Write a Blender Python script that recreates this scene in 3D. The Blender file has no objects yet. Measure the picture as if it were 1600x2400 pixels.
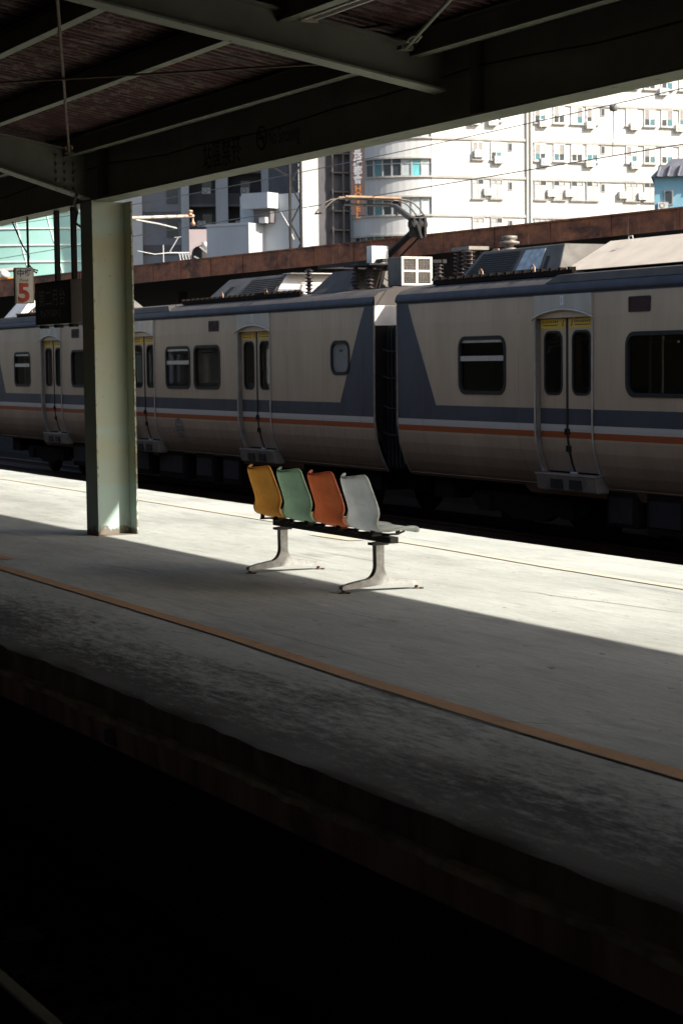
import bpy, math, random
from mathutils import Vector, Matrix
from mathutils.geometry import tessellate_polygon

random.seed(7)
scene = bpy.context.scene
col = scene.collection
PI = math.pi

# ------------------------------------------------------------------ camera
cam_data = bpy.data.cameras.new('camera')
cam = bpy.data.objects.new('camera', cam_data)
col.objects.link(cam)
cam_data.sensor_fit = 'VERTICAL'
cam_data.sensor_height = 36.0
cam_data.sensor_width = 24.0
cam_data.lens = 70.0
cam_data.clip_start = 0.05
cam_data.clip_end = 3000
YAW, PITCH, ROLL = math.radians(27.108), math.radians(4.335), 0.012
fh = Vector((-math.cos(YAW), math.sin(YAW), 0))
r0 = Vector((math.sin(YAW), math.cos(YAW), 0))
fwd = fh * math.cos(PITCH) + Vector((0, 0, -math.sin(PITCH)))
u0 = r0.cross(fwd)
cr, sr = math.cos(ROLL), math.sin(ROLL)
right = r0 * cr - u0 * sr
upv = r0 * sr + u0 * cr
m = Matrix.Identity(4)
for i in range(3):
    m[i][0], m[i][1], m[i][2] = right[i], upv[i], -fwd[i]
m[2][3] = 1.53
cam.matrix_world = m
cam_data.dof.use_dof = True
cam_data.dof.focus_distance = 14.0
cam_data.dof.aperture_fstop = 8.0
scene.camera = cam

# ------------------------------------------------------------------ light
SUN = Vector((1.0, 0.66, 0.878)).normalized()
ELEV = math.asin(SUN.z)
world = bpy.data.worlds.new('World')
scene.world = world
world.use_nodes = True
wn = world.node_tree
sky = wn.nodes.new('ShaderNodeTexSky')
sky.sky_type = 'NISHITA'
sky.sun_disc = False
sky.sun_elevation = ELEV
sky.sun_rotation = math.atan2(SUN.x, SUN.y)
sky.air_density = 1.0
sky.dust_density = 2.8
sky.ozone_density = 0.6
bg = wn.nodes['Background']
wn.links.new(sky.outputs[0], bg.inputs[0])
bg.inputs[1].default_value = 0.105
sd = bpy.data.lights.new('sun', 'SUN')
sd.energy = 5.0
sd.angle = math.radians(0.53)
sd.color = (1.0, 0.95, 0.86)
so = bpy.data.objects.new('sun', sd)
so.rotation_euler = (-SUN).to_track_quat('-Z', 'Y').to_euler()
so.location = (20, 30, 40)
col.objects.link(so)
scene.view_settings.view_transform = 'Standard'
scene.view_settings.look = 'None'
scene.view_settings.exposure = 1.0
scene.view_settings.gamma = 1.0

# ------------------------------------------------------------------ helpers
def tag(o, label=None, cat=None, group=None, kind=None):
    if label: o['label'] = label
    if cat: o['category'] = cat
    if group: o['group'] = group
    if kind: o['kind'] = kind
    return o

def empty(name, loc=(0, 0, 0), parent=None):
    o = bpy.data.objects.new(name, None)
    o.empty_display_size = 0.2
    o.location = loc
    o.parent = parent
    col.objects.link(o)
    return o

class MB:
    def __init__(s):
        s.v, s.f, s.m, s.s = [], [], [], []
    def add(s, vs, fs, mi=0, sm=False):
        b = len(s.v)
        s.v += [tuple(p) for p in vs]
        for f in fs:
            s.f.append([b + i for i in f]); s.m.append(mi); s.s.append(sm)
        return s
    def box(s, x0, x1, y0, y1, z0, z1, mi=0):
        return s.add([(x0, y0, z0), (x1, y0, z0), (x1, y1, z0), (x0, y1, z0), (x0, y0, z1), (x1, y0, z1), (x1, y1, z1), (x0, y1, z1)],
                     [(0, 3, 2, 1), (4, 5, 6, 7), (0, 1, 5, 4), (1, 2, 6, 5), (2, 3, 7, 6), (3, 0, 4, 7)], mi)
    def hexa(s, p, mi=0):
        return s.add(p, [(0, 3, 2, 1), (4, 5, 6, 7), (0, 1, 5, 4), (1, 2, 6, 5), (2, 3, 7, 6), (3, 0, 4, 7)], mi)
    def prism(s, poly, a, b, ax='y', mi=0, mapf=None, sm=False):
        # poly: list of 2d points; extruded from a to b along ax. x: (y,z), y: (x,z), z: (x,y)
        def P(p, t):
            q = {'x': (t, p[0], p[1]), 'y': (p[0], t, p[1]), 'z': (p[0], p[1], t)}[ax]
            return mapf(q) if mapf else q
        n = len(poly)
        vs = [P(p, a) for p in poly] + [P(p, b) for p in poly]
        tri = tessellate_polygon([[Vector((p[0], p[1], 0)) for p in poly]])
        fs = [tuple(t) for t in tri] + [tuple(n + i for i in reversed(t)) for t in tri]
        s.add(vs, fs, mi)
        s.add(vs, [(i, (i + 1) % n, n + (i + 1) % n, n + i) for i in range(n)], mi, sm)
        return s
    def holed(s, outer, holes, mapf, mi=0):
        pts = [Vector((p[0], p[1], 0)) for p in outer]
        loops = [pts] + [[Vector((p[0], p[1], 0)) for p in h] for h in holes]
        flat = [p for l in loops for p in l]
        tri = tessellate_polygon(loops)
        return s.add([mapf(p.x, p.y) for p in flat], [tuple(t) for t in tri], mi)
    def ring(s, outer, inner, y0, y1, mi=0, mapf=None):
        # frame in xz plane from y0 (front) to y1 (back)
        n = len(outer)
        g = mapf or (lambda x, y, z: (x, y, z))
        vs = [g(p[0], y0, p[1]) for p in outer] + [g(p[0], y0, p[1]) for p in inner] + [g(p[0], y1, p[1]) for p in outer] + [g(p[0], y1, p[1]) for p in inner]
        fs = []
        for i in range(n):
            j = (i + 1) % n
            fs += [(i, j, n + j, n + i), (2 * n + i, 2 * n + j, j, i), (n + i, n + j, 3 * n + j, 3 * n + i)]
        return s.add(vs, fs, mi)
    def tube(s, pts, r, n=8, mi=0, cap=True):
        pts = [Vector(p) for p in pts]
        rr = r if isinstance(r, (list, tuple)) else [r] * len(pts)
        vs, fs = [], []
        ref = None
        for i, p in enumerate(pts):
            d = (pts[min(i + 1, len(pts) - 1)] - pts[max(i - 1, 0)]).normalized()
            if ref is None:
                ref = d.orthogonal().normalized()
            ref = (ref - d * ref.dot(d)).normalized()
            b = d.cross(ref)
            for k in range(n):
                a = 2 * PI * k / n
                vs.append(p + (ref * math.cos(a) + b * math.sin(a)) * rr[i])
        for i in range(len(pts) - 1):
            for k in range(n):
                fs.append((i * n + k, i * n + (k + 1) % n, (i + 1) * n + (k + 1) % n, (i + 1) * n + k))
        s.add(vs, fs, mi, True)
        if cap:
            s.add(vs[:n], [tuple(range(n))[::-1]], mi); s.add(vs[-n:], [tuple(range(n))], mi)
        return s
    def bar(s, a, b, w, h, mi=0, up=(0, 0, 1)):
        a, b = Vector(a), Vector(b)
        d = (b - a).normalized()
        side = d.cross(Vector(up)).normalized() * (w / 2)
        t = side.cross(d).normalized() * (h / 2)
        return s.hexa([a - side - t, a + side - t, b + side - t, b - side - t, a - side + t, a + side + t, b + side + t, b - side + t], mi)
    def lathe(s, prof, c, n=16, mi=0):
        vs, fs = [], []
        for r, z in prof:
            for k in range(n):
                a = 2 * PI * k / n
                vs.append((c[0] + r * math.cos(a), c[1] + r * math.sin(a), c[2] + z))
        for i in range(len(prof) - 1):
            for k in range(n):
                fs.append((i * n + k, i * n + (k + 1) % n, (i + 1) * n + (k + 1) % n, (i + 1) * n + k))
        return s.add(vs, fs, mi, True)
    def build(s, name, mats, parent=None, loc=None, bevel=0):
        me = bpy.data.meshes.new(name)
        me.from_pydata(s.v, [], s.f)
        me.polygons.foreach_set('material_index', s.m)
        me.polygons.foreach_set('use_smooth', s.s)
        for mt in (mats if isinstance(mats, (list, tuple)) else [mats]):
            me.materials.append(mt)
        me.update()
        o = bpy.data.objects.new(name, me)
        if loc: o.location = loc
        o.parent = parent
        col.objects.link(o)
        if bevel:
            b = o.modifiers.new('bevel', 'BEVEL'); b.width = bevel; b.segments = 2; b.limit_method = 'ANGLE'; b.angle_limit = math.radians(50)
        return o

def copy_tree(o, parent=None):
    c = o.copy(); col.objects.link(c); c.parent = parent
    for ch in o.children: copy_tree(ch, c)
    return c

def rrect(x0, x1, z0, z1, r, n=5):
    pts = []
    for cx, cz, a0 in ((x1 - r, z1 - r, 0), (x0 + r, z1 - r, 90), (x0 + r, z0 + r, 180), (x1 - r, z0 + r, 270)):
        for k in range(n + 1):
            a = math.radians(a0 + 90 * k / n)
            pts.append((cx + r * math.cos(a), cz + r * math.sin(a)))
    return pts

# ------------------------------------------------------------------ materials
class NT:
    def __init__(s, name):
        s.mat = bpy.data.materials.new(name); s.mat.use_nodes = True
        s.t = s.mat.node_tree; s.b = s.t.nodes['Principled BSDF']
        s.co = s.t.nodes.new('ShaderNodeTexCoord')
    def n(s, typ, **kw):
        nd = s.t.nodes.new(typ)
        for k, v in kw.items(): setattr(nd, k, v)
        return nd
    def l(s, a, b): s.t.links.new(a, b)
    def mapping(s, scale, loc=(0, 0, 0), rot=(0, 0, 0)):
        mp = s.n('ShaderNodeMapping')
        mp.inputs['Scale'].default_value = scale; mp.inputs['Location'].default_value = loc; mp.inputs['Rotation'].default_value = rot
        s.l(s.co.outputs['Object'], mp.inputs[0]); return mp.outputs[0]
    def noise(s, scale, detail=5, rough=0.55, stretch=(1, 1, 1), loc=(0, 0, 0), dist=0):
        nz = s.n('ShaderNodeTexNoise')
        nz.inputs['Scale'].default_value = scale; nz.inputs['Detail'].default_value = detail
        nz.inputs['Roughness'].default_value = rough; nz.inputs['Distortion'].default_value = dist
        s.l(s.mapping(stretch, loc), nz.inputs['Vector']); return nz.outputs['Fac']
    def ramp(s, fac, lo, hi, inv=False):
        r = s.n('ShaderNodeMapRange'); r.inputs[1].default_value = lo; r.inputs[2].default_value = hi
        r.inputs[3].default_value, r.inputs[4].default_value = (1, 0) if inv else (0, 1)
        s.l(fac, r.inputs[0]); return r.outputs[0]
    def math(s, op, a, b=None, c=None):
        nd = s.n('ShaderNodeMath', operation=op)
        for i, x in enumerate((a, b, c)):
            if x is None: continue
            if isinstance(x, (int, float)): nd.inputs[i].default_value = x
            else: s.l(x, nd.inputs[i])
        return nd.outputs[0]
    def mix(s, fac, a, b):
        nd = s.n('ShaderNodeMix', data_type='RGBA')
        for i, x in ((0, fac), (6, a), (7, b)):
            if isinstance(x, (int, float)): nd.inputs[i].default_value = x
            elif isinstance(x, tuple): nd.inputs[i].default_value = (*x, 1) if len(x) == 3 else x
            else: s.l(x, nd.inputs[i])
        return nd.outputs[2]
    def xyz(s):
        sp = s.n('ShaderNodeSeparateXYZ'); s.l(s.co.outputs['Object'], sp.inputs[0]); return sp.outputs
    def out(s, color, rough=0.6, metal=0.0, bump=None, bstr=0.2, bdist=0.01, spec=0.5):
        for key, x in (('Base Color', color), ('Roughness', rough), ('Metallic', metal), ('Specular IOR Level', spec)):
            if isinstance(x, (int, float)): s.b.inputs[key].default_value = x
            elif isinstance(x, tuple): s.b.inputs[key].default_value = (*x, 1)
            else: s.l(x, s.b.inputs[key])
        if bump is not None:
            bp = s.n('ShaderNodeBump'); bp.inputs['Strength'].default_value = bstr; bp.inputs['Distance'].default_value = bdist
            s.l(bump, bp.inputs['Height']); s.l(bp.outputs[0], s.b.inputs['Normal'])
        return s.mat

def M(name, c, c2=None, scale=4, rough=0.6, metal=0.0, stretch=(1, 1, 1), lo=0.35, hi=0.68, bump=0.0, bscale=60, spec=0.4):
    t = NT(name)
    c2 = c2 or tuple(x * 0.7 for x in c)
    fac = t.ramp(t.noise(scale, 6, 0.6, stretch), lo, hi)
    return t.out(t.mix(fac, c, c2), rough, metal, t.noise(bscale, 4) if bump else None, bump, 0.01, spec)

mat = {}
# platform concrete: broom strokes along x, worn patches, grime that grows towards the open edges
t = NT('platform_concrete')
X, Y, Z = t.xyz()[:3]
base = t.mix(t.ramp(t.noise(0.55, 6, 0.6, (1, 2.2, 1)), 0.35, 0.7), (0.485, 0.495, 0.455), (0.355, 0.365, 0.335))
base = t.mix(t.ramp(t.noise(2.3, 8, 0.65, (0.5, 2.5, 1)), 0.52, 0.75), base, (0.285, 0.295, 0.27))
fine = t.noise(30, 5, 0.7, (0.15, 1.2, 1))
base = t.mix(t.math('MULTIPLY', t.ramp(fine, 0.4, 0.7), 0.45), base, (0.245, 0.255, 0.23))
base = t.mix(t.math('MULTIPLY', t.ramp(t.noise(45, 6, 0.8, (0.5, 1.2, 1)), 0.48, 0.72), 0.4), base, (0.225, 0.235, 0.215))
pale = t.ramp(t.noise(1.4, 7, 0.7, (0.6, 2.6, 1), (9, 3, 0)), 0.63, 0.72)
base = t.mix(t.math('MULTIPLY', pale, 0.45), base, (0.57, 0.58, 0.545))
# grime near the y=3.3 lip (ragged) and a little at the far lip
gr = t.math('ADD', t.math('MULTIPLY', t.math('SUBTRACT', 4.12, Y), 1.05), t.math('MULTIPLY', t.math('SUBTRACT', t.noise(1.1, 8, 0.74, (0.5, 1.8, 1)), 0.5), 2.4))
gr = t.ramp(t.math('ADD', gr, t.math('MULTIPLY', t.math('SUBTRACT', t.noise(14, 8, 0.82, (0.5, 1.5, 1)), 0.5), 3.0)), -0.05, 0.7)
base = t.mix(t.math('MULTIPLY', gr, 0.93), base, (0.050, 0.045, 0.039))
gf = t.ramp(t.math('ADD', t.math('MULTIPLY', t.math('SUBTRACT', Y, 8.8), 3.0), t.noise(2.2, 7, 0.7, (0.6, 2, 1))), 0.62, 1.0)
base = t.mix(t.math('MULTIPLY', gf, 0.5), base, (0.20, 0.19, 0.15))
# brownish stain patches and long thin drag marks
st = t.ramp(t.noise(0.9, 6, 0.6, (0.8, 1.8, 1), (3, 17, 0)), 0.60, 0.74)
base = t.mix(t.math('MULTIPLY', st, 0.6), base, (0.19, 0.165, 0.135))
dr = t.ramp(t.noise(1.0, 3, 0.5, (0.25, 9, 1), (5, 2, 0)), 0.66, 0.70)
base = t.mix(t.math('MULTIPLY', dr, 0.45), base, (0.17, 0.17, 0.16))
scf = t.ramp(t.noise(0.8, 8, 0.8, (0.7, 3.5, 1), (31, 8, 0)), 0.60, 0.68)
base = t.mix(t.math('MULTIPLY', scf, 0.4), base, (0.56, 0.58, 0.57))
wet = t.ramp(t.noise(0.5, 5, 0.6, (0.6, 1.4, 1), (12, 40, 0)), 0.52, 0.66)
base = t.mix(t.math('MULTIPLY', wet, 0.45), base, (0.20, 0.20, 0.18))
sp_ = t.ramp(t.noise(14, 2, 0.5, (0.6, 1.2, 1)), 0.71, 0.74)
base = t.mix(t.math('MULTIPLY', sp_, 0.65), base, (0.10, 0.09, 0.08))
bumpv = t.math('ADD', t.math('MULTIPLY', t.noise(26, 3, 0.5, (0.06, 1.6, 1)), 0.6), t.noise(70, 5, 0.7))
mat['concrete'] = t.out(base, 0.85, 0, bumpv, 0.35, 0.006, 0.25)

mat['kerb'] = M('kerb_concrete', (0.40, 0.32, 0.285), (0.14, 0.11, 0.10), 3, 0.9, 0, (1.6, 1, 0.5), bump=0.5, bscale=30)
mat['wallbase'] = M('wall_base_concrete', (0.52, 0.34, 0.30), (0.20, 0.13, 0.115), 2.5, 0.9, 0, (2.2, 1, 0.4), bump=0.4, bscale=25)
mat['mortar'] = M('mortar_ledge', (0.58, 0.53, 0.44), (0.22, 0.19, 0.16), 6, 0.95, 0, (1, 3, 1), bump=0.7, bscale=25)
mat['ballast'] = M('ballast_stone', (0.035, 0.028, 0.023), (0.016, 0.012, 0.010), 5, 0.95, bump=0.4, bscale=30)
mat['ground'] = M('track_bed_earth', (0.065, 0.058, 0.050), (0.04, 0.035, 0.03), 2, 0.95, bump=0.6, bscale=15)
mat['sleeper'] = M('sleeper_concrete', (0.10, 0.085, 0.07), (0.05, 0.04, 0.035), 4, 0.9)
mat['rail_rust'] = M('rail_web_rust', (0.07, 0.04, 0.028), (0.03, 0.02, 0.016), 8, 0.85)
mat['rail_head'] = M('rail_head_steel', (0.55, 0.56, 0.58), (0.4, 0.4, 0.42), 6, 0.22, 1.0)
t = NT('ochre_line_paint')
lp = t.mix(t.ramp(t.noise(2.0, 7, 0.65, (1, 3, 1)), 0.4, 0.7), (0.46, 0.255, 0.12), (0.38, 0.225, 0.12))
lp = t.mix(t.math('MULTIPLY', t.ramp(t.noise(26, 5, 0.7), 0.60, 0.70), 0.6), lp, (0.13, 0.09, 0.06))
mat['ochre'] = t.out(lp, 0.8, 0, t.noise(60, 4), 0.2, 0.004, 0.3)
t = NT('faded_line_paint')
lp = t.mix(t.ramp(t.noise(5, 6, 0.65, (1, 3, 1)), 0.38, 0.62), (0.53, 0.46, 0.345), (0.49, 0.465, 0.405))
mat['faded'] = t.out(lp, 0.85, 0, None, spec=0.2)
mat['patchyel'] = M('faded_patch_paint', (0.50, 0.42, 0.24), (0.46, 0.43, 0.36), 6, 0.85)

t = NT('column_green_paint')
cbase = t.mix(t.ramp(t.noise(1.5, 5, 0.6, (1, 1, 0.8)), 0.38, 0.62), (0.355, 0.40, 0.315), (0.385, 0.39, 0.285))
cbase = t.mix(t.math('MULTIPLY', t.ramp(t.noise(1.0, 4, 0.5, (0.5, 0.5, 1.6), (2, 4, 1.3)), 0.50, 0.64), 0.6), cbase, (0.36, 0.32, 0.17))
cbase = t.mix(t.math('MULTIPLY', t.ramp(t.noise(1.3, 3, 0.5, (0.4, 0.4, 1.5), (5, 1, 7)), 0.50, 0.62), 0.75), cbase, (0.34, 0.47, 0.45))
cbase = t.mix(t.math('MULTIPLY', t.ramp(t.noise(3.5, 8, 0.75, (2, 2, 0.7)), 0.55, 0.72), 0.45), cbase, (0.24, 0.235, 0.16))
cbase = t.mix(t.ramp(t.noise(22, 5, 0.65), 0.69, 0.71), cbase, (0.09, 0.06, 0.04))
CX, CY, CZ = t.xyz()[:3]
rim = t.math('MAXIMUM', t.math('SUBTRACT', t.math('ABSOLUTE', CX), 0.118), t.math('SUBTRACT', 0.12, CZ))
chip = t.ramp(t.math('ADD', t.math('MULTIPLY', rim, 4.0), t.noise(30, 6, 0.7, (1, 1, 0.6))), 0.66, 0.72)
cbase = t.mix(t.math('MULTIPLY', chip, 0.85), cbase, (0.13, 0.085, 0.055))
mat['green'] = t.out(cbase, 0.55, 0, t.noise(80, 4), 0.12, 0.004)
t = NT('beam_green_paint')
cbase = t.mix(t.ramp(t.noise(3, 5, 0.6), 0.38, 0.66), (0.185, 0.20, 0.135), (0.125, 0.135, 0.095))
cbase = t.mix(t.ramp(t.noise(7, 7, 0.7, (1, 2, 1)), 0.61, 0.65), cbase, (0.05, 0.035, 0.028))
mat['beam'] = t.out(cbase, 0.6, 0, t.noise(40, 4), 0.2, 0.004)
mat['web'] = M('girder_web_paint', (0.17, 0.17, 0.135), (0.12, 0.115, 0.09), 2.5, 0.6, bump=0.1)
t = NT('roof_sheet_flaking')
fl = t.ramp(t.noise(13.0, 10, 0.82, (1.0, 0.30, 1)), 0.515, 0.55)
fl = t.math('MULTIPLY', fl, t.ramp(t.noise(0.8, 4, 0.6), 0.34, 0.58))
rb = t.mix(t.ramp(t.noise(3, 5), 0.35, 0.65), (0.085, 0.030, 0.026), (0.045, 0.022, 0.02))
mat['roofsheet'] = t.out(t.mix(fl, rb, (0.19, 0.145, 0.125)), 0.85, 0, fl, 0.4, 0.004)
t = NT('rusty_fascia')
rs = t.mix(t.ramp(t.noise(1.8, 8, 0.7, (0.8, 1, 1.4)), 0.36, 0.66), (0.12, 0.042, 0.022), (0.40, 0.14, 0.055))
rs = t.mix(t.ramp(t.noise(2.2, 6, 0.65, (3.2, 1, 0.35), (4, 0, 2)), 0.57, 0.70), rs, (0.42, 0.21, 0.11))
rs = t.mix(t.ramp(t.noise(1.1, 6, 0.7, (0.7, 1, 2), (1, 5, 2)), 0.52, 0.66), rs, (0.04, 0.018, 0.013))
mat['rust'] = t.out(rs, 0.85, 0, t.noise(20, 6), 0.3, 0.01)
mat['darksteel'] = M('dark_painted_steel', (0.03, 0.027, 0.026), (0.02, 0.018, 0.018), 6, 0.7, spec=0.15)
mat['black'] = M('black_rubber', (0.012, 0.012, 0.012), (0.02, 0.02, 0.02), 8, 0.6, spec=0.2)
mat['rod'] = M('rusty_rod', (0.11, 0.07, 0.05), (0.16, 0.13, 0.10), 9, 0.8)
mat['lampwhite'] = M('lamp_enamel', (0.55, 0.53, 0.48), (0.42, 0.40, 0.35), 8, 0.4)
mat['letter'] = M('faded_black_lettering', (0.03, 0.028, 0.028), (0.10, 0.095, 0.085), 14, 0.7)

# train livery on car coordinates: z above rail, x from car middle
HL = 9.65
t = NT('train_livery')
X, Y, Z = t.xyz()[:3]
ss = t.mix(t.ramp(t.noise(1.2, 5, 0.6, (1.2, 1, 0.3)), 0.36, 0.68), (0.48, 0.37, 0.265), (0.405, 0.31, 0.22))
ss = t.mix(t.math('MULTIPLY', t.ramp(t.noise(4, 5, 0.65, (3, 1, 0.16)), 0.50, 0.75), 0.22), ss, (0.25, 0.20, 0.155))
slate = t.mix(t.ramp(t.noise(2.5, 5, 0.6, (1.5, 1, 0.4)), 0.4, 0.7), (0.060, 0.064, 0.078), (0.047, 0.050, 0.060))
def band(z0, z1):
    return t.math('MULTIPLY', t.math('GREATER_THAN', Z, z0), t.math('LESS_THAN', Z, z1))
edge = t.math('SUBTRACT', HL, t.math('ABSOLUTE', X))
wz = t.math('MULTIPLY', t.math('SUBTRACT', 3.26, Z), 0.56)
trap = t.math('LESS_THAN', t.math('SUBTRACT', edge, 0.34), wz)
trap = t.math('MULTIPLY', trap, t.math('GREATER_THAN', Z, 1.8))
# rounded inner foot of the trapezoid
sl = t.math('MAXIMUM', t.math('MAXIMUM', trap, band(1.60, 1.806)), t.math('GREATER_THAN', Z, 3.262))
c0 = t.mix(sl, ss, slate)
c0 = t.mix(band(1.509, 1.60), c0, (0.50, 0.48, 0.45))
c0 = t.mix(band(1.427, 1.509), c0, (0.33, 0.085, 0.026))
low = t.ramp(t.math('ADD', Z, t.math('MULTIPLY', t.noise(2, 5, 0.6, (2, 1, 0.4)), 0.5)), 1.0, 1.62, True)
c0 = t.mix(t.math('MULTIPLY', low, 0.65), c0, (0.085, 0.056, 0.042))  # darker towards the sill: dirt plus painted shade of the inward curve
metal = t.math('MULTIPLY', t.math('SUBTRACT', 1.0, sl), 0.25)
mat['livery'] = t.out(c0, 0.5, metal, t.noise(6, 3, 0.5, (9, 1, 0.3)), 0.05, 0.004, 0.15)
mat['joint'] = M('panel_joint_shade', (0.16, 0.13, 0.10), None, 5, 0.7)
mat['header'] = M('door_header_steel', (0.46, 0.42, 0.37), (0.38, 0.345, 0.30), 5, 0.4, 0.3, (1, 1, 0.3))
mat['gutter'] = M('slate_gutter', (0.06, 0.066, 0.085), (0.042, 0.045, 0.056), 3, 0.6, spec=0.15)
mat['trainroof'] = M('train_roof_grime', (0.075, 0.062, 0.053), (0.04, 0.034, 0.03), 2, 0.75)
mat['hoodgrey'] = M('roof_unit_grey', (0.15, 0.138, 0.122), (0.085, 0.076, 0.066), 3, 0.7, 0.0, bump=0.1, spec=0.2)
mat['hoodcream'] = M('roof_unit_cream', (0.68, 0.58, 0.46), (0.58, 0.48, 0.37), 2.5, 0.6)
mat['hoodwhite'] = M('roof_unit_white', (0.66, 0.63, 0.58), (0.52, 0.48, 0.43), 3, 0.6)
mat['steel'] = M('grey_steel', (0.24, 0.205, 0.17), (0.14, 0.12, 0.10), 6, 0.5, 0.2)
mat['steprim'] = M('step_plate_steel', (0.42, 0.42, 0.43), (0.30, 0.29, 0.29), 6, 0.35, 0.7)
mat['pansteel'] = M('pantograph_steel', (0.12, 0.10, 0.085), (0.07, 0.06, 0.05), 8, 0.5, 0.3)
mat['insul'] = M('insulator_brown', (0.045, 0.03, 0.028), (0.03, 0.022, 0.02), 6, 0.3)
mat['copper'] = M('copper_brown_steel', (0.36, 0.22, 0.13), (0.22, 0.15, 0.11), 9, 0.5, 0.5)
mat['underframe'] = M('underframe_black', (0.012, 0.010, 0.009), (0.020, 0.014, 0.012), 3, 0.9, spec=0.05)
mat['sticker'] = M('yellow_sticker', (0.62, 0.40, 0.035), (0.55, 0.34, 0.03), 9, 0.5)
mat['ink'] = M('dark_print', (0.05, 0.035, 0.03), None, 9, 0.6)
mat['whiteprint'] = M('white_plate', (0.62, 0.64, 0.63), (0.55, 0.56, 0.55), 9, 0.5)
mat['emblem'] = M('emblem_blue_grey', (0.14, 0.155, 0.19), None, 9, 0.5)
mat['display'] = M('display_window', (0.07, 0.04, 0.038), (0.05, 0.03, 0.03), 5, 0.15)
mat['sash'] = M('aluminium_sash', (0.55, 0.54, 0.52), (0.45, 0.44, 0.42), 8, 0.35, 0.6)
mat['interior'] = M('train_interior', (0.16, 0.15, 0.135), None, 3, 0.8)
mat['saloonseat'] = M('saloon_seat_cloth', (0.10, 0.16, 0.20), (0.07, 0.11, 0.15), 4, 0.8)
mat['seatgreen'] = M('green_curtain', (0.03, 0.22, 0.12), (0.02, 0.16, 0.09), 5, 0.8)
mat['seatorange'] = M('orange_curtain', (0.55, 0.20, 0.05), (0.42, 0.14, 0.04), 5, 0.8)
mat['red'] = M('red_fabric', (0.55, 0.05, 0.03), None, 5, 0.7)
mat['blind'] = M('roller_blind', (0.10, 0.092, 0.08), (0.075, 0.068, 0.06), 2, 0.8, 0, (0.3, 1, 14))
t = NT('train_glass')
t.b.inputs['Base Color'].default_value = (0.42, 0.44, 0.43, 1)
t.b.inputs['Transmission Weight'].default_value = 1.0
t.b.inputs['Roughness'].default_value = 0.02
t.b.inputs['IOR'].default_value = 1.5
mat['glass'] = t.mat
mat['glass'].use_backface_culling = False

def plastic(name, c):
    t = NT(name)
    cc = t.mix(t.ramp(t.noise(5, 6, 0.65), 0.42, 0.75), c, tuple(x * 0.78 for x in c))
    cc = t.mix(t.math('MULTIPLY', t.ramp(t.noise(60, 3, 0.6), 0.62, 0.75), 0.25), cc, tuple(min(1, x * 1.3 + 0.04) for x in c))
    cc = t.mix(t.math('MULTIPLY', t.ramp(t.noise(9, 7, 0.75, (1, 1, 3.5), (3, 3, 3)), 0.58, 0.70), 0.35), cc, tuple(x * 0.45 for x in c))
    t.out(cc, 0.5, 0, t.noise(150, 3), 0.12, 0.002)
    tr = t.n('ShaderNodeBsdfTranslucent'); t.l(t.mix(0.0, cc, cc), tr.inputs[0])      # thin moulded shells let light through
    mx = t.n('ShaderNodeMixShader'); mx.inputs[0].default_value = 0.74
    t.l(t.b.outputs[0], mx.inputs[1]); t.l(tr.outputs[0], mx.inputs[2])
    t.l(mx.outputs[0], t.t.nodes['Material Output'].inputs['Surface'])
    return t.mat
mat['pl_yellow'] = plastic('worn_yellow_plastic', (0.84, 0.58, 0.24))
mat['pl_green'] = plastic('worn_mint_plastic', (0.60, 0.74, 0.59))
mat['pl_orange'] = plastic('worn_orange_plastic', (0.84, 0.43, 0.25))
mat['pl_white'] = plastic('worn_grey_white_plastic', (0.86, 0.88, 0.85))
mat['castalu'] = M('cast_aluminium', (0.42, 0.42, 0.41), (0.27, 0.265, 0.25), 22, 0.45, 0.55, bump=0.15, bscale=120)
mat['blackbar'] = M('black_enamel_bar', (0.018, 0.017, 0.017), (0.03, 0.026, 0.024), 12, 0.45)
mat['rustyfoot'] = M('rusty_glide', (0.10, 0.055, 0.035), (0.05, 0.03, 0.022), 30, 0.8)

mat['signwhite'] = M('sign_face_white', (0.66, 0.64, 0.58), (0.58, 0.55, 0.48), 8, 0.5)
mat['signframe'] = M('sign_frame', (0.36, 0.31, 0.25), (0.25, 0.2, 0.15), 12, 0.6)
mat['signred'] = M('sign_red', (0.50, 0.05, 0.025), None, 9, 0.5)
mat['signblue'] = M('sign_blue', (0.05, 0.06, 0.20), None, 9, 0.5)
mat['signdark'] = M('sign_face_dark', (0.028, 0.022, 0.032), (0.02, 0.017, 0.022), 5, 0.45)
mat['signdframe'] = M('sign_frame_dark', (0.04, 0.028, 0.022), (0.055, 0.04, 0.03), 8, 0.6)
mat['signgrey'] = M('sign_lettering_grey', (0.55, 0.52, 0.43), (0.18, 0.17, 0.15), 60, 0.6, lo=0.45, hi=0.6)

# buildings
t = NT('white_tiled_wall')
wb = t.mix(t.ramp(t.noise(0.25, 6, 0.65, (1, 1, 0.6)), 0.38, 0.68), (0.66, 0.645, 0.605), (0.55, 0.535, 0.495))
wb = t.mix(t.math('MULTIPLY', t.ramp(t.noise(0.9, 6, 0.7, (1.6, 1.6, 0.12)), 0.50, 0.72), 0.5), wb, (0.36, 0.34, 0.30))
mat['bwhite'] = t.out(wb, 0.8)
mat['bledge'] = M('stained_ledge', (0.42, 0.40, 0.37), (0.28, 0.26, 0.24), 0.8, 0.85, 0, (1, 1, 0.2))
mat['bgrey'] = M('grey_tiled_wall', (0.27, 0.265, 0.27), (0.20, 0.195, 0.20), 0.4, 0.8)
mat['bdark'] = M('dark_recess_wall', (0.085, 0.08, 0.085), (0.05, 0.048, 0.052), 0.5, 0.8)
mat['bspandrel'] = M('taupe_spandrel', (0.15, 0.135, 0.135), (0.11, 0.10, 0.10), 0.5, 0.8)
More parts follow.
